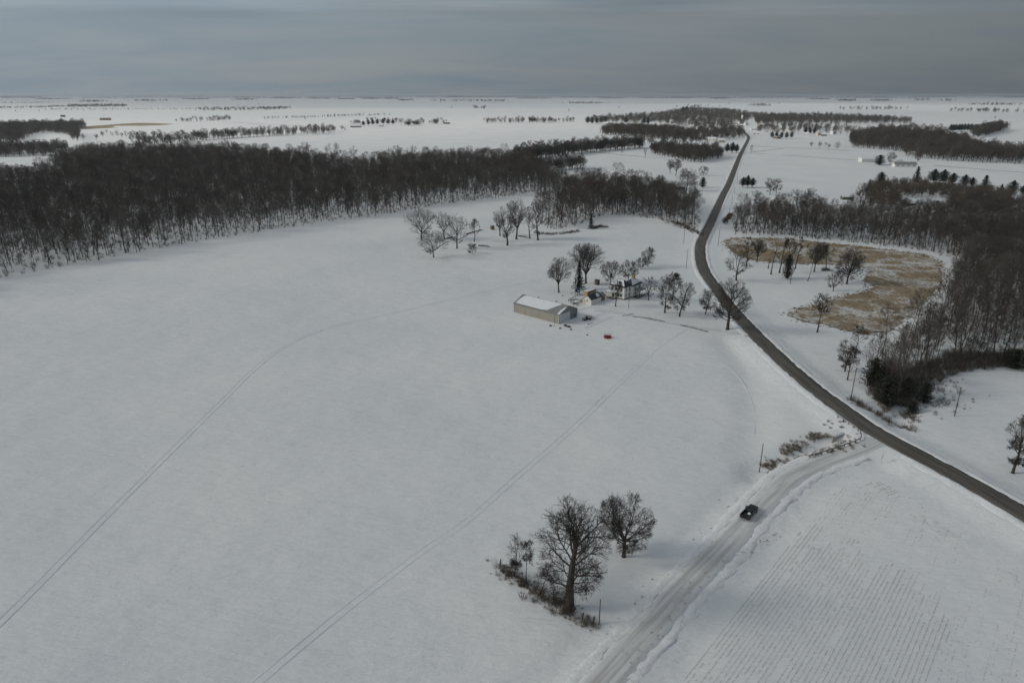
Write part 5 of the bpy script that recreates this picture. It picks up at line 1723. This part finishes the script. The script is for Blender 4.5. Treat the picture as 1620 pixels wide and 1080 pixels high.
for k, nm, lab in ((0, 'big_wood', 'dense dark mass of bare woodland beyond the snow field'), (1, 'creek_wood', 'bare woodland filling the creek valley'),
                   (2, 'strip_wood', 'bare woodland strip behind the tan grass field'), (3, 'east_wood', 'thick bare woodland east of the tan grass field')):
    m = rest & (near_kind == k)
    scatter(nm, near_pts[m], near_z[m], nsc[m], nrot[m], nidx[m], P_WOOD, lab)

# undergrowth: thin brush and litter on the woodland floor
def brush_mesh(seed, n, h, w, mat, r=.02, droop=0):
    rr = random.Random(seed); S = []
    for k in range(n):
        a = rr.uniform(0, 6.283); q = rr.uniform(0, .35) * w
        p = Vector((math.cos(a) * q, math.sin(a) * q, -.05))
        d = Vector((math.cos(a + rr.gauss(0, .6)) * rr.uniform(.1, .7), math.sin(a + rr.gauss(0, .6)) * rr.uniform(.1, .7), 1)).normalized()
        L = h * rr.uniform(.5, 1.05)
        m = p + d * L * .5; e = m + (d + Vector((rr.gauss(0, .25), rr.gauss(0, .25), -droop))).normalized() * L * .5
        S.append((*p, *m, r, r * .8)); S.append((*m, *e, r * .8, r * .3))
        for j in range(2):
            f = m.lerp(e, rr.random()); g = f + Vector((rr.gauss(0, 1), rr.gauss(0, 1), rr.gauss(.5, .6))).normalized() * L * .3
            S.append((*f, *g, r * .6, r * .25))
    V, Fq = tubes_mesh('brush', S, 3, None)
    return mesh_np('brush', V, Fq, [mat])


P_BRUSH = [pattern('brush_pattern', brush_mesh(k, 26, 2.2, 2.4, M['brush'], .026)) for k in range(3)]
P_WEED = [pattern('weed_pattern', brush_mesh(20 + k, 30, .8, 1.0, M['weed'], .018, .5)) for k in range(3)]
P_TUFT = [pattern('tuft_pattern', brush_mesh(40 + k, 22, .62, .9, M['grass'], .03, .7)) for k in range(3)]


def scatter_simple(name, q, patt, label, smin, smax, seed):
    rs_ = np.random.RandomState(seed)
    return scatter(name, q, ground_z(q[:, 0], q[:, 1]), rs_.uniform(smin, smax, len(q)), rs_.uniform(0, 6.28, len(q)), rs_.randint(0, len(patt), len(q)), patt, label)


q = np.concatenate([fill(px_poly(p_), s_, 60 + i) for i, (p_, s_) in enumerate(((BIG_WOOD, 4.2), (CREEK_WOOD, 3.6), (EAST_STRIP, 3.4), (EAST_WOOD, 3.2)))])
dm_, _, _ = poly_dist(q[:, 0], q[:, 1], main_line)
q = q[(dm_ > 7) & (rs.uniform(0, 1, len(q)) < .75)]
br = np.concatenate([fill(px_poly([(1368, 625), (1400, 645), (1440, 645), (1475, 612), (1510, 592), (1600, 580), (1610, 560), (1500, 560), (1440, 585), (1400, 570)]), 1.6, 301)])
scatter_simple('edge_brush', br, P_BRUSH, 'dense dark brush along the southern thicket edge', .7, 1.7, 302)
scatter_simple('undergrowth', q, P_BRUSH, 'brown brush on the snowy woodland floor', .5, 1.15, 7)


def along(px_pts, step, wid, seed):
    ln = smooth_line([at(*p).xy for p in px_pts], step)
    r_ = np.random.RandomState(seed)
    return ln + r_.normal(0, wid, ln.shape)


# scrub row at the corner, weeds round the culvert, thicket edge, verge brush
scrub = np.concatenate([along([(788, 892), (815, 914), (840, 932), (870, 950), (895, 968), (925, 984), (940, 990)], .16, .9, 1), along([(795, 898), (850, 938), (930, 986)], .3, 1.5, 2)])
scatter_simple('corner_scrub', scrub, P_WEED + P_BRUSH[:1], 'brown weeds and brambles along the old fence row under the oak', .35, 1.0, 3)
cul = np.concatenate([along([(1212, 742), (1250, 728), (1285, 718), (1320, 708), (1350, 700)], .22, 1.2, 4), along([(1240, 716), (1258, 708), (1268, 704)], .10, .9, 5), along([(1278, 694), (1290, 690), (1298, 688)], .10, .8, 6),
                      along([(1310, 668), (1330, 680), (1345, 690)], .5, 2.2, 7), along([(1212, 741), (1225, 735)], .10, .8, 17)])
scatter_simple('culvert_weeds', cul, P_WEED, 'tan and brown weeds poking through the snow round the culvert', .5, 1.25, 8)
cul = np.concatenate([along([(1345, 632), (1365, 643), (1385, 655), (1400, 663)], .18, .9, 9), along([(1400, 665), (1420, 674), (1440, 681)], .25, .7, 10), along([(1425, 655), (1440, 660), (1445, 668)], .25, .9, 11),
                      along([(1395, 648), (1415, 638), (1430, 640)], .25, .7, 12), along([(1455, 640), (1480, 622), (1510, 600)], .5, 2.6, 13), along([(1450, 660), (1490, 640), (1530, 625)], .8, 3.5, 14)])
verge = np.concatenate([along([(1000, 1050), (1060, 975), (1120, 905), (1180, 870), (1230, 845)], .5, .8, 41), along([(940, 1035), (1010, 955), (1050, 910)], 1.2, 1.2, 42), along([(1090, 872), (1130, 835), (1170, 790)], 1.5, 2.5, 43)])
scatter_simple('verge_weeds', verge, P_WEED, 'short dead weeds along the gravel road verge', .15, .5, 44)
scatter_simple('thicket_weeds', cul, P_WEED + P_BRUSH[:2], 'dark weeds along the thicket edge and its frozen ditch', .4, 1.0, 15)
cul = np.concatenate([along([(845, 369), (870, 371), (895, 369), (915, 366)], .4, 1.0, 18), along([(938, 362), (950, 359), (960, 360)], .2, .9, 19), along([(1156, 339), (1151, 346), (1145, 353)], .25, 1.0, 20), along([(1066, 352), (1090, 362), (1108, 372)], .4, 1.6, 21),
                      along([(1300, 428), (1312, 427)], .2, .8, 22)])
scatter_simple('verge_brush', cul, P_BRUSH, 'low dark brush at the creek bank and bridge ends', .4, .9, 16)
# dry grass tufts over the tan field, ragged at its border
q = fill(GRASS, 2.3, 33)
q = np.concatenate([q, GRASS[rs.randint(0, len(GRASS), 1500)] + rs.normal(0, 1.7, (1500, 2))])
scatter_simple('grass_tufts', q, P_TUFT, 'dry tan grass tufts standing above the snow', .5, 1.2, 34)
# corn stubble rows, 0.76 m apart
A_, B_ = at(1378, 894), at(1270, 1080)
dr_ = (B_ - A_).xy.normalized(); nr_ = Vector((-dr_.y, dr_.x))
S = []
from mathutils import noise as mnoise
ROWS_IN = px_poly([(1190, 885), (1235, 868), (1262, 846), (1300, 856), (1340, 880), (1385, 882), (1425, 905), (1450, 930), (1490, 955), (1475, 985), (1500, 1010), (1460, 1090), (1440, 1190), (960, 1190), (1040, 1060), (1130, 950)])
for k in range(-70, 100):
    rowp = mnoise.noise((k * 3.3, 5.5, 0.7)); rowj = 9 * mnoise.noise((k * .61, 1.5, 3.7)) + rs.uniform(-4, 4)
    for s in np.arange(-34, 66, .15):
        x = A_.x + nr_.x * k * .76 + dr_.x * s; y = A_.y + nr_.y * k * .76 + dr_.y * s
        u = .30 * mnoise.noise((x * .04, y * .04, 2.2)) + .30 * mnoise.noise((k * 1.7, s * .10, 1.1)) + .22 * mnoise.noise((k * 2.9, s * .7, 3.3)) + .25 * rowp
        S.append((x, y, u, rowj))
S = np.array(S)
ins = inside(ROWS_IN, S[:, 0] + dr_.x * S[:, 3], S[:, 1] + dr_.y * S[:, 3])
S = S[:, :3]
S = S[((ins & (S[:, 2] > -.16)) | ((S[:, 2] > .10) & (rs.rand(len(S)) < .35))) & (rs.rand(len(S)) < .92)]
d1, sds, _ = poly_dist(S[:, 0], S[:, 1], side_line); d2, sd2, _ = poly_dist(S[:, 0], S[:, 1], main_line)
ppx, ppy, _ = to_px(S)
S = S[(d1 > 9.5) & (d2 > 17) & (sd2 > 0) & (sds < 0) & (ppy < 1190) & (ppx > 940) & (ppx < 1800)]
# head rows that bend round the field end
S2 = []
for k in range(14):
    off = 10.5 + k * .76
    t = np.gradient(sl_, axis=0); t /= np.linalg.norm(t, axis=1, keepdims=True)
    ln2 = sl_ + np.stack([t[:, 1], -t[:, 0]], 1) * off
    d_, _, _ = poly_dist(ln2[:, 0], ln2[:, 1], main_line)
    ln2 = ln2[(d_ > 16) & (d_ < 52)]
    for a, b in zip(ln2[:-1], ln2[1:]):
        for f in np.arange(0, 1, .12):
            x, y = a + (b - a) * f
            u = .6 * mnoise.noise((x * .09, y * .09, 12.2)) + .5 * mnoise.noise((k * 2.1, y * .5, 4.1))
            if u > .20: S2.append((x, y, u))
for k in range(10):      # rows along the paved road side
    off = 19 + k * .76
    t = np.gradient(ml, axis=0); t /= np.linalg.norm(t, axis=1, keepdims=True)
    ln2 = ml + np.stack([-t[:, 1], t[:, 0]], 1) * off
    ln2 = ln2[(ln2[:, 1] > 70) & (ln2[:, 1] < 150)]
    d_, _, _ = poly_dist(ln2[:, 0], ln2[:, 1], side_line)
    ln2 = ln2[d_ > 14]
    for a, b in zip(ln2[:-1], ln2[1:]):
        for f in np.arange(0, 1, .1):
            x, y = a + (b - a) * f
            u = .6 * mnoise.noise((x * .08, y * .08, 22.2)) + .5 * mnoise.noise((k * 2.1, y * .5, 9.1))
            if u > .36: S2.append((x, y, u))
S = np.concatenate([S, np.array(S2)])
zst = ground_z(S[:, 0], S[:, 1])
n = len(S)
hh = rs.uniform(.08, .24, n); jx = rs.normal(0, .035, (n, 2)); ww_ = rs.uniform(.022, .052, n)
ang = rs.uniform(0, 6.28, n); tx, ty = rs.normal(0, .05, n), rs.normal(0, .05, n)
Vs = []
for k in range(3):
    Vs.append(np.stack([S[:, 0] + jx[:, 0] + np.cos(ang + k * 2.094) * ww_, S[:, 1] + jx[:, 1] + np.sin(ang + k * 2.094) * ww_, zst - .03], 1))
Vs.append(np.stack([S[:, 0] + jx[:, 0] + tx, S[:, 1] + jx[:, 1] + ty, zst + hh], 1))
Vs = np.stack(Vs, 1).reshape(-1, 3)
b0 = np.arange(n)[:, None] * 4
o = link(bpy.data.objects.new('corn_stubble', mesh_np('corn_stubble', Vs, np.concatenate([b0 + [0, 1, 3], b0 + [1, 2, 3], b0 + [2, 0, 3]]), [M['stubble']])))
tag(o, 'rows of cut corn stubble poking through thin snow', kind='stuff')

# ------------------------------------------------------------------ farther woods, hedgerows and the village trees
FW = []   # (points, scale)


def far_poly(pts, spacing, sc=1.0):
    q = fill(px_poly(pts), spacing * .8, len(FW) + 200)
    FW.append((q, np.full(len(q), sc)))


def far_row(pts, spacing, wid, sc=1.0):
    ln = smooth_line([at(*p).xy for p in pts], spacing * .42)
    r_ = np.random.RandomState(len(FW) + 400)
    q = ln + r_.normal(0, wid, ln.shape)
    q = q[r_.uniform(0, 1, len(q)) < .93]
    FW.append((q, np.full(len(q), sc)))


hedges = []
far_row([(822, 254.5), (860, 250), (897, 245), (935, 240), (975, 237), (1015, 234)], 6, 3, .95)
far_row([(822, 253), (897, 244), (1015, 233)], 6, 5, 1.0)
far_row([(800, 262), (830, 268), (850, 276)], 6, 8, .9)
far_row([(820, 275), (855, 272), (890, 269), (922, 266.5)], 4.5, 3, .8)
far_row([(822, 273), (924, 265)], 6, 4, .85)
far_poly([(1026, 243), (1060, 250), (1100, 258.5), (1135, 253), (1143, 248), (1120, 243), (1060, 239), (1030, 239)], 9, .85)
far_poly([(952, 214), (1000, 216), (1040, 219), (1095, 221), (1110, 217), (1060, 210), (1000, 207), (955, 209)], 12, 1.0)
far_row([(998, 226.5), (1040, 228), (1075, 227), (1110, 226)], 8, 5, .9)
far_poly([(1080, 221), (1130, 224), (1178, 219), (1178, 208), (1100, 211)], 17, .9)
far_poly([(926, 196), (975, 196.5), (1030, 197), (1060, 200), (1100, 206), (1170, 208), (1178, 196), (1200, 184), (1150, 176), (1088, 174), (1050, 181), (1000, 186), (930, 191)], 31, 1.0)
far_poly([(1190, 212), (1230, 213), (1280, 211), (1345, 216), (1360, 208), (1300, 201), (1210, 200)], 32, .9)
far_poly([(1195, 199), (1300, 197.5), (1395, 197), (1440, 198), (1440, 194), (1395, 190), (1290, 186), (1195, 185)], 26, 1.05)
far_poly([(1346, 234), (1385, 236.5), (1425, 241), (1433, 249), (1498, 255.5), (1560, 258), (1640, 261), (1640, 247), (1545, 240), (1528, 227), (1500, 222), (1440, 216), (1380, 213), (1345, 219)], 12.5, 1.0)
far_poly([(1390, 212), (1440, 215), (1495, 219), (1495, 211), (1440, 207), (1390, 206)], 22, .95)
far_row([(1540, 217), (1560, 213), (1584, 206)], 9, 6, 1.1)
far_row([(1541, 214), (1582, 204)], 9, 6, 1.1)
far_row([(1330, 236), (1300, 235), (1285, 233)], 25, 6, .6)
far_poly([(-90, 226), (30, 226), (52, 214), (72, 210), (110, 214), (112, 222), (124, 222), (128, 213), (90, 207.5), (136, 204), (134, 200), (60, 201), (-90, 204)], 14, 1.0)
far_poly([(-90, 249), (60, 248), (108, 246), (108, 240), (60, 240), (-90, 241)], 11, .95)
far_row([(216, 226), (250, 229), (300, 224.5), (367, 218), (410, 216), (450, 214.5), (500, 212), (524, 210)], 9, 6, .95)
far_row([(216, 223), (300, 222), (450, 212.5), (520, 208.5)], 12, 7, .95)
for x, y in ((122, 223.5), (132, 222), (153, 222), (163, 218), (170, 216), (178, 216), (186, 216), (193, 218), (200, 217), (208, 219), (211, 217), (530, 207), (541, 207.5), (546, 207.5)):
    FW.append((np.array([at(x, y).xy]), np.array([.75])))
far_row([(283, 193.5), (310, 193), (345, 191.5), (360, 190)], 14, 6, .85)
far_row([(418, 188.5), (470, 187), (520, 185.5), (555, 184), (612, 183)], 16, 6, .55)
far_row([(317, 175.5), (370, 175), (420, 174), (457, 172.5)], 13, 14, .85)
far_row([(317, 174), (457, 171.5)], 15, 14, .85)
far_row([(68, 174.5), (150, 174.5), (240, 174), (316, 173.5)], 26, 8, .6)
far_poly([(107, 170.5), (201, 169.5), (201, 167), (107, 167.5)], 45, .9)
far_row([(-40, 171.5), (20, 172), (60, 171), (104, 169.5)], 22, 14, .8)
far_row([(-40, 164), (30, 163.5), (80, 163)], 26, 20, .8)
far_row([(768, 195.5), (800, 194.5), (850, 194), (908, 193)], 11, 9, .8)
far_row([(770, 193.5), (905, 192)], 22, 9, .85)
far_row([(558, 198), (575, 197)], 9, 8, .8)
far_row([(636, 199), (650, 199), (664, 198.5)], 7, 8, .95); far_row([(672, 197), (700, 196.5)], 8, 8, .9)
far_row([(575, 193), (640, 194)], 12, 10, .75)
far_row([(748, 172), (768, 172.5)], 16, 8, 1.0)
for x0, x1, y in ((684, 748, 160.5), (752, 800, 160.8), (636, 650, 159.5), (575, 598, 157), (895, 950, 164), (1085, 1110, 171), (1195, 1212, 168), (1330, 1350, 160), (1378, 1402, 160), (1344, 1367, 174), (1384, 1416, 174), (1515, 1535, 176.5), (1546, 1586, 177.5),
                  (1536, 1600, 166.5), (1492, 1505, 160), (1450, 1470, 159), (1280, 1310, 157.5), (215, 265, 160.5), (134, 164, 161.5), (490, 520, 156.5), (610, 630, 156.8), (535, 560, 157.5), (820, 870, 156.5), (950, 985, 156.5), (1015, 1090, 155.8), (1125, 1150, 156.5),
                  (60, 110, 157.5), (290, 330, 157.5), (375, 400, 158.5), (430, 470, 156)):
    far_row([(x0, y), ((x0 + x1) / 2, y + .2), (x1, y)], 16 if y > 162 else 20, 40, 1.1 if y > 162 else 1.5)
for i in range(110):       # the thin dark line of woods along the horizon
    x0 = rs.uniform(-60, 1660); y = rs.uniform(152.6, 155.6); w_ = rs.uniform(12, 90)
    if y < 153.6: w_ *= 1.6
    far_row([(x0, y), (x0 + w_ / 2, y + rs.uniform(-.1, .1)), (x0 + w_, y)], 60 if y < 153.6 else 36, 90, 2.1 if y < 153.6 else 1.6)
for i in range(60):
    FW.append((np.array([at(rs.uniform(0, 1620), 154 + rs.exponential(7)).xy]), np.array([.8])))
fq = np.concatenate([f[0] for f in FW]); fs_ = 1.18 * np.concatenate([f[1] for f in FW]) * rs.uniform(.75, 1.15, sum(len(f[0]) for f in FW))
d_, _, _ = poly_dist(fq[:, 0], fq[:, 1], main_line)
okm = d_ > 9
fq, fs_ = fq[okm], fs_[okm]
far = np.hypot(fq[:, 0], fq[:, 1])
fz = ground_z(fq[:, 0], fq[:, 1]) * np.clip(1 - (far - 3000) / 9000, 0, 1) - .3
scatter('distant_treelines', fq, fz, fs_, rs.uniform(0, 6.28, len(fq)), rs.randint(0, 4, len(fq)), P_FAR, 'distant woodlots and hedgerows scattered over the snowy plain')
print('far trees', len(fq), 'near trees', len(near_pts))
# brown thicket round the farmstead on the right
BT = [(1362, 318), (1375, 302), (1400, 297), (1440, 296), (1480, 299), (1520, 302), (1570, 306), (1600, 312), (1600, 334), (1560, 336), (1500, 335), (1470, 330), (1452, 312), (1435, 314), (1425, 328), (1395, 332), (1368, 328)]
q = fill(px_poly(BT), 7.5, 71)
bpx, bpy_, _ = to_px(q)
q = q[~((bpx > 1425) & (bpx < 1500) & (bpy_ > 312) & (bpy_ < 330))]
for i in range(len(q)):
    w_ = BROWNW[i % 3]
    if i % 2 == 0 and i < 240:
        s_ = rs.uniform(.75, 1.15)
        o = empty('brown_tree', (q[i, 0], q[i, 1], gz(*q[i])), rs.uniform(0, 6.28), 'small brown twiggy tree in the thicket round the farmstead clearing', 'tree', 'brown thicket trees', s_)
        link(bpy.data.objects.new('trunk', w_[1]), o); link(bpy.data.objects.new('crown', w_[2]), o)
m = np.array([not (i % 2 == 0 and i < 240) for i in range(len(q))])
scatter('brown_thicket', q[m], ground_z(q[m, 0], q[m, 1]), rs.uniform(.6, 1.1, m.sum()), rs.uniform(0, 6.28, m.sum()), rs.randint(0, 3, m.sum()), P_BROWN, 'brown twiggy thicket round the farmstead clearing')

# ------------------------------------------------------------------ far buildings
HSE = {}


def simple_house(px, py, wl, wd, hw, hr, rz, wall, roof, label, cat='house', group=None, name='house', windows=3, snow=True):
    key = (wl, wd, hw, hr, wall, roof, windows, snow)
    p = at(px, py)
    o = empty(name, p, rz, label, cat, group)
    if key not in HSE:
        parts = []
        a = gable_walls(-wl / 2, wl / 2, -wd / 2, wd / 2, hw, hr, 'x').build('wall', M[wall]); parts.append(('wall', a.data)); bpy.data.objects.remove(a)
        a = gable_roof(-wl / 2, wl / 2, -wd / 2, wd / 2, hw + .03, hr + .03, .25, .5, 'x').build('roof', M['roof_snow' if snow else roof]); parts.append(('roof', a.data)); bpy.data.objects.remove(a)
        if windows:
            for s in range(windows):
                x = (s - (windows - 1) / 2) * wl / windows
                a = MB().box(x - .6, x + .6, -wd / 2 - .06, -wd / 2 - .005, hw * .35, hw * .8).build('window', M['glass']); parts.append(('window', a.data)); bpy.data.objects.remove(a)
        HSE[key] = parts
    for nm, me in HSE[key]: link(bpy.data.objects.new(nm, me), o)
    return o


simple_house(1374, 256, 24, 10, 4.0, 6.3, .05, 'white_paint', 'grey_metal', 'long white barn in the snow field beside the round evergreen', 'barn', name='barn', windows=0)
simple_house(1430, 264, 26, 9, 3.4, 5.8, -.08, 'white_paint', 'grey_metal', 'long white farmhouse with grey roof under bare trees across the fields', windows=4, snow=False)
simple_house(1422, 260, 10, 7, 3.2, 5.2, .6, 'white_paint', 'grey_metal', 'small white outbuilding joined behind the long white farmhouse', 'outbuilding', windows=1)
simple_house(1339.5, 315.5, 9.5, 5, 2.6, 3.7, .02, 'green_paint', 'grey_metal', 'green shed with snowy roof in the field behind the wood', 'shed', name='shed', windows=0)
simple_house(1438, 325, 7, 6, 2.4, 4.0, .3, 'cab_brown', 'cab_brown', 'small brown cabin in the wooded farmstead clearing', 'cabin', name='cabin', windows=1)
simple_house(1614, 320, 16, 9, 2.8, 5.2, -.1, 'cab_brown', 'cab_brown', 'long brown house with snowy roof behind the tall pine', windows=3)
simple_house(1072, 299, 12, 8, 2.8, 4.8, .3, 'cab_brown', 'grey_metal', 'creekside house with snowy roof hidden under the dark spreading tree', windows=2)
simple_house(563, 201.5, 28, 14, 3.5, 11.0, .1, 'rust', 'rust', 'broad old barn with sweeping roof at the distant farmstead', 'barn', name='barn', windows=0)
simple_house(603, 200.5, 12, 9, 4.5, 8, .0, 'white_paint', 'grey_metal', 'white house among evergreens at the distant farmstead', windows=2)
simple_house(707, 196.5, 18, 9, 3.5, 5, .0, 'rust', 'rust', 'low dark machine shed at the end of the distant farmstead', 'shed', name='shed', windows=0, snow=False)
simple_house(520, 207, 18, 9, 3.6, 5.6, .1, 'white_paint', 'grey_metal', 'pale farm building at the end of the long hedgerow', 'farm building', windows=1)
simple_house(167, 190.5, 34, 12, 5, 8, .0, 'rust', 'rust', 'dark long barn alone in the far snow field', 'barn', name='barn', windows=0, snow=False)
simple_house(100, 186, 16, 10, 5, 9, .4, 'white_paint', 'shingle', 'far farmhouse with blue grey roof beside lone trees', windows=2, snow=False)
for x, y, w_ in ((575, 199, 1.0), (583, 198.5, 1.2), (590, 198, 1.1), (597, 197.5, 1.2), (606, 197, 1.2), (614, 197, 1.1), (622, 197, 1.0), (660, 198.5, .9), (646, 199, .9), (841, 193, .9), (846, 193, .9)):
    conifer(x, y, y - 8 * w_, 8, 'pine', 'dark evergreen of the windbreak at the distant farmstead', group='distant windbreak evergreens')
for k, (x, y) in enumerate(((1503, 209), (1507, 209), (1511, 208.8), (1516, 208.6), (1520, 208.4), (1525, 208.2), (1530, 208), (1535, 208), (1545, 210), (1553, 208), (1561, 206), (1569, 205), (1577, 204))):
    conifer(x, y, y - 13, 9, 'pine', 'evergreen in the windbreak row at the eastern far farm', group='eastern windbreak evergreens', name='pine_tree')
for k, (x, y) in enumerate(((930, 196), (937, 196.5), (944, 196), (951, 195.5), (958, 195), (990, 196), (1019, 197), (1025, 197), (1080, 180), (1086, 179), (1221, 219), (1228, 219.5), (1236, 219.5), (1244, 219.5), (1252, 219), (1274, 212), (1281, 212.5), (1288, 212.5))):
    conifer(x, y, y - 11.5, 8, 'pine', 'dark evergreen standing between the village houses', group='village evergreens', name='pine_tree')
VWALL = ('white_paint', 'cream_paint', 'rust', 'white_paint')
vs_ = [(959, 197), (967, 197), (975, 197.5), (983, 197), (998, 197.5), (1012, 198), (1018, 199), (1032, 199.5), (1044, 198), (1055, 199), (1062, 201), (1070, 203), (1079, 203), (1106, 197), (1113, 200), (1119, 196), (1123, 201), (1110, 203),
       (1117, 205), (1129, 199), (1136, 198), (1148, 201), (1154, 197), (1160, 205), (1165, 199), (1150, 206), (1173, 200), (1180, 198), (1192, 206), (1199, 203), (1206, 200), (1196, 214), (1212, 204), (1217, 200), (1229, 219.5), (1222, 206), (1275, 214), (1296, 214), (1303, 215), (1318, 212), (1236, 205), (1250, 207),
       (1120, 222), (1126, 224), (1132, 223), (1141, 226)]
for k, (x, y) in enumerate(vs_):
    simple_house(x, y, (12, 15, 10)[k % 3], (9, 8)[k % 2], (3.2, 5.2)[k % 2], (6.0, 8.2)[k % 2], (k * .7) % 1.2 - .4, VWALL[k % 4], 'grey_metal', 'small snowy roofed house among the bare trees of the village', group='village houses', windows=2)
# tall white tower in the village
p = at(1173, 197)
st = empty('village_tower', p, 0, 'tall slim white tower rising over the village trees', 'tower')
MB().tube((0, 0, -.5), (0, 0, 27), 2.6, 2.4, n=16).build('shaft', M['white_paint'], st, smooth=True)
MB().tube((0, 0, 27.02), (0, 0, 29), 2.8, .6, n=16).build('cap', M['grey_metal'], st)
MB().box(-9, -2.9, -4, 4, -.5, 8).build('base_building', M['white_paint'], st)

# old fence posts along the field boundary and by the corner
for k in range(26):
    t = k / 25
    pxy = (935 + 145 * t, 240.5 + 14.5 * t)
    q = at(*pxy)
    o = MB().box(-.15, .15, -.15, .15, -.2, 1.5).build('fence_post', M['dkwood']); o.location = q
    tag(o, 'dark fence post in the line dividing two far snow fields', 'fence post', 'far fence posts')
for px0, py0, lab in ((938, 985, 'dark corner post leaning beside the weathered pole'), (921, 979, 'old fence post in the scrub east of the oak trunk'), (791, 894, 'old fence post at the far end of the scrub row')):
    q = at(px0, py0)
    o = MB().box(-.1, .1, -.1, .1, -.2, 1.5).build('fence_post', M['dkwood']); o.location = q; o.rotation_euler = (.08, .1, .3)
    tag(o, lab, 'fence post')

# ------------------------------------------------------------------ broken cloud deck, a tinted sheet added to dim the near fields
cm = bpy.data.materials.new('broken_cloud'); cm.use_nodes = True
CN, CL = cm.node_tree.nodes, cm.node_tree.links
CN.clear()
co_ = CN.new('ShaderNodeOutputMaterial'); tb = CN.new('ShaderNodeBsdfTransparent')
cg = CN.new('ShaderNodeNewGeometry'); cmp_ = CN.new('ShaderNodeMapping')
cmp_.inputs['Location'].default_value = CLOUD_SHIFT
cmp_.inputs['Scale'].default_value = (1 / 9000, 1 / 3600, 1)
CL.new(cg.outputs['Position'], cmp_.inputs[0])
cn_ = CN.new('ShaderNodeTexNoise'); cn_.inputs['Scale'].default_value = 1.0; cn_.inputs['Detail'].default_value = 5; cn_.inputs['Roughness'].default_value = .5
CL.new(cmp_.outputs[0], cn_.inputs['Vector'])
cr_ = CN.new('ShaderNodeValToRGB')
cr_.color_ramp.elements[0].position = .42; cr_.color_ramp.elements[0].color = (.45, .46, .47, 1)
cr_.color_ramp.elements[1].position = .60; cr_.color_ramp.elements[1].color = (1, 1, 1, 1)
CL.new(cn_.outputs['Fac'], cr_.inputs[0])
# towards the horizon the gaps close up into one even grey
cl_ = CN.new('ShaderNodeVectorMath'); cl_.operation = 'LENGTH'; CL.new(cg.outputs['Position'], cl_.inputs[0])
cf_ = CN.new('ShaderNodeMapRange'); cf_.inputs['From Min'].default_value = 4800; cf_.inputs['From Max'].default_value = 17000
CL.new(cl_.outputs['Value'], cf_.inputs['Value'])
cx_ = CN.new('ShaderNodeMix'); cx_.data_type = 'RGBA'; cx_.inputs['B'].default_value = (.57, .59, .61, 1)
CL.new(cf_.outputs[0], cx_.inputs['Factor']); CL.new(cr_.outputs[0], cx_.inputs['A']); CL.new(cx_.outputs['Result'], tb.inputs['Color']); CL.new(tb.outputs[0], co_.inputs['Surface'])
CLD = 2500000
o = MB().add([(-CLD, -CLD, 1500), (CLD, -CLD, 1500), (CLD, CLD, 1500), (-CLD, CLD, 1500)], [(0, 1, 2, 3)]).build('clouds', cm)
tag(o, 'broken grey cloud deck over the plain, gaps set to light the far fields', kind='stuff')

# ------------------------------------------------------------------ winter haze
hz = MB().box(-34800, 34800, -7000, 43800, -8.0, 96.0)
hm = bpy.data.materials.new('winter_haze'); hm.use_nodes = True
HN, HL = hm.node_tree.nodes, hm.node_tree.links
HN.clear()
ho = HN.new('ShaderNodeOutputMaterial'); pv = HN.new('ShaderNodeVolumePrincipled')
pv.inputs['Color'].default_value = (0.80, 0.87, 0.95, 1)
pv.inputs['Density'].default_value = 4.5e-5
pv.inputs['Anisotropy'].default_value = 0.2
HL.new(pv.outputs[0], ho.inputs['Volume'])
o = hz.build('haze', hm); tag(o, 'thin bluish winter haze over the whole plain', kind='stuff')
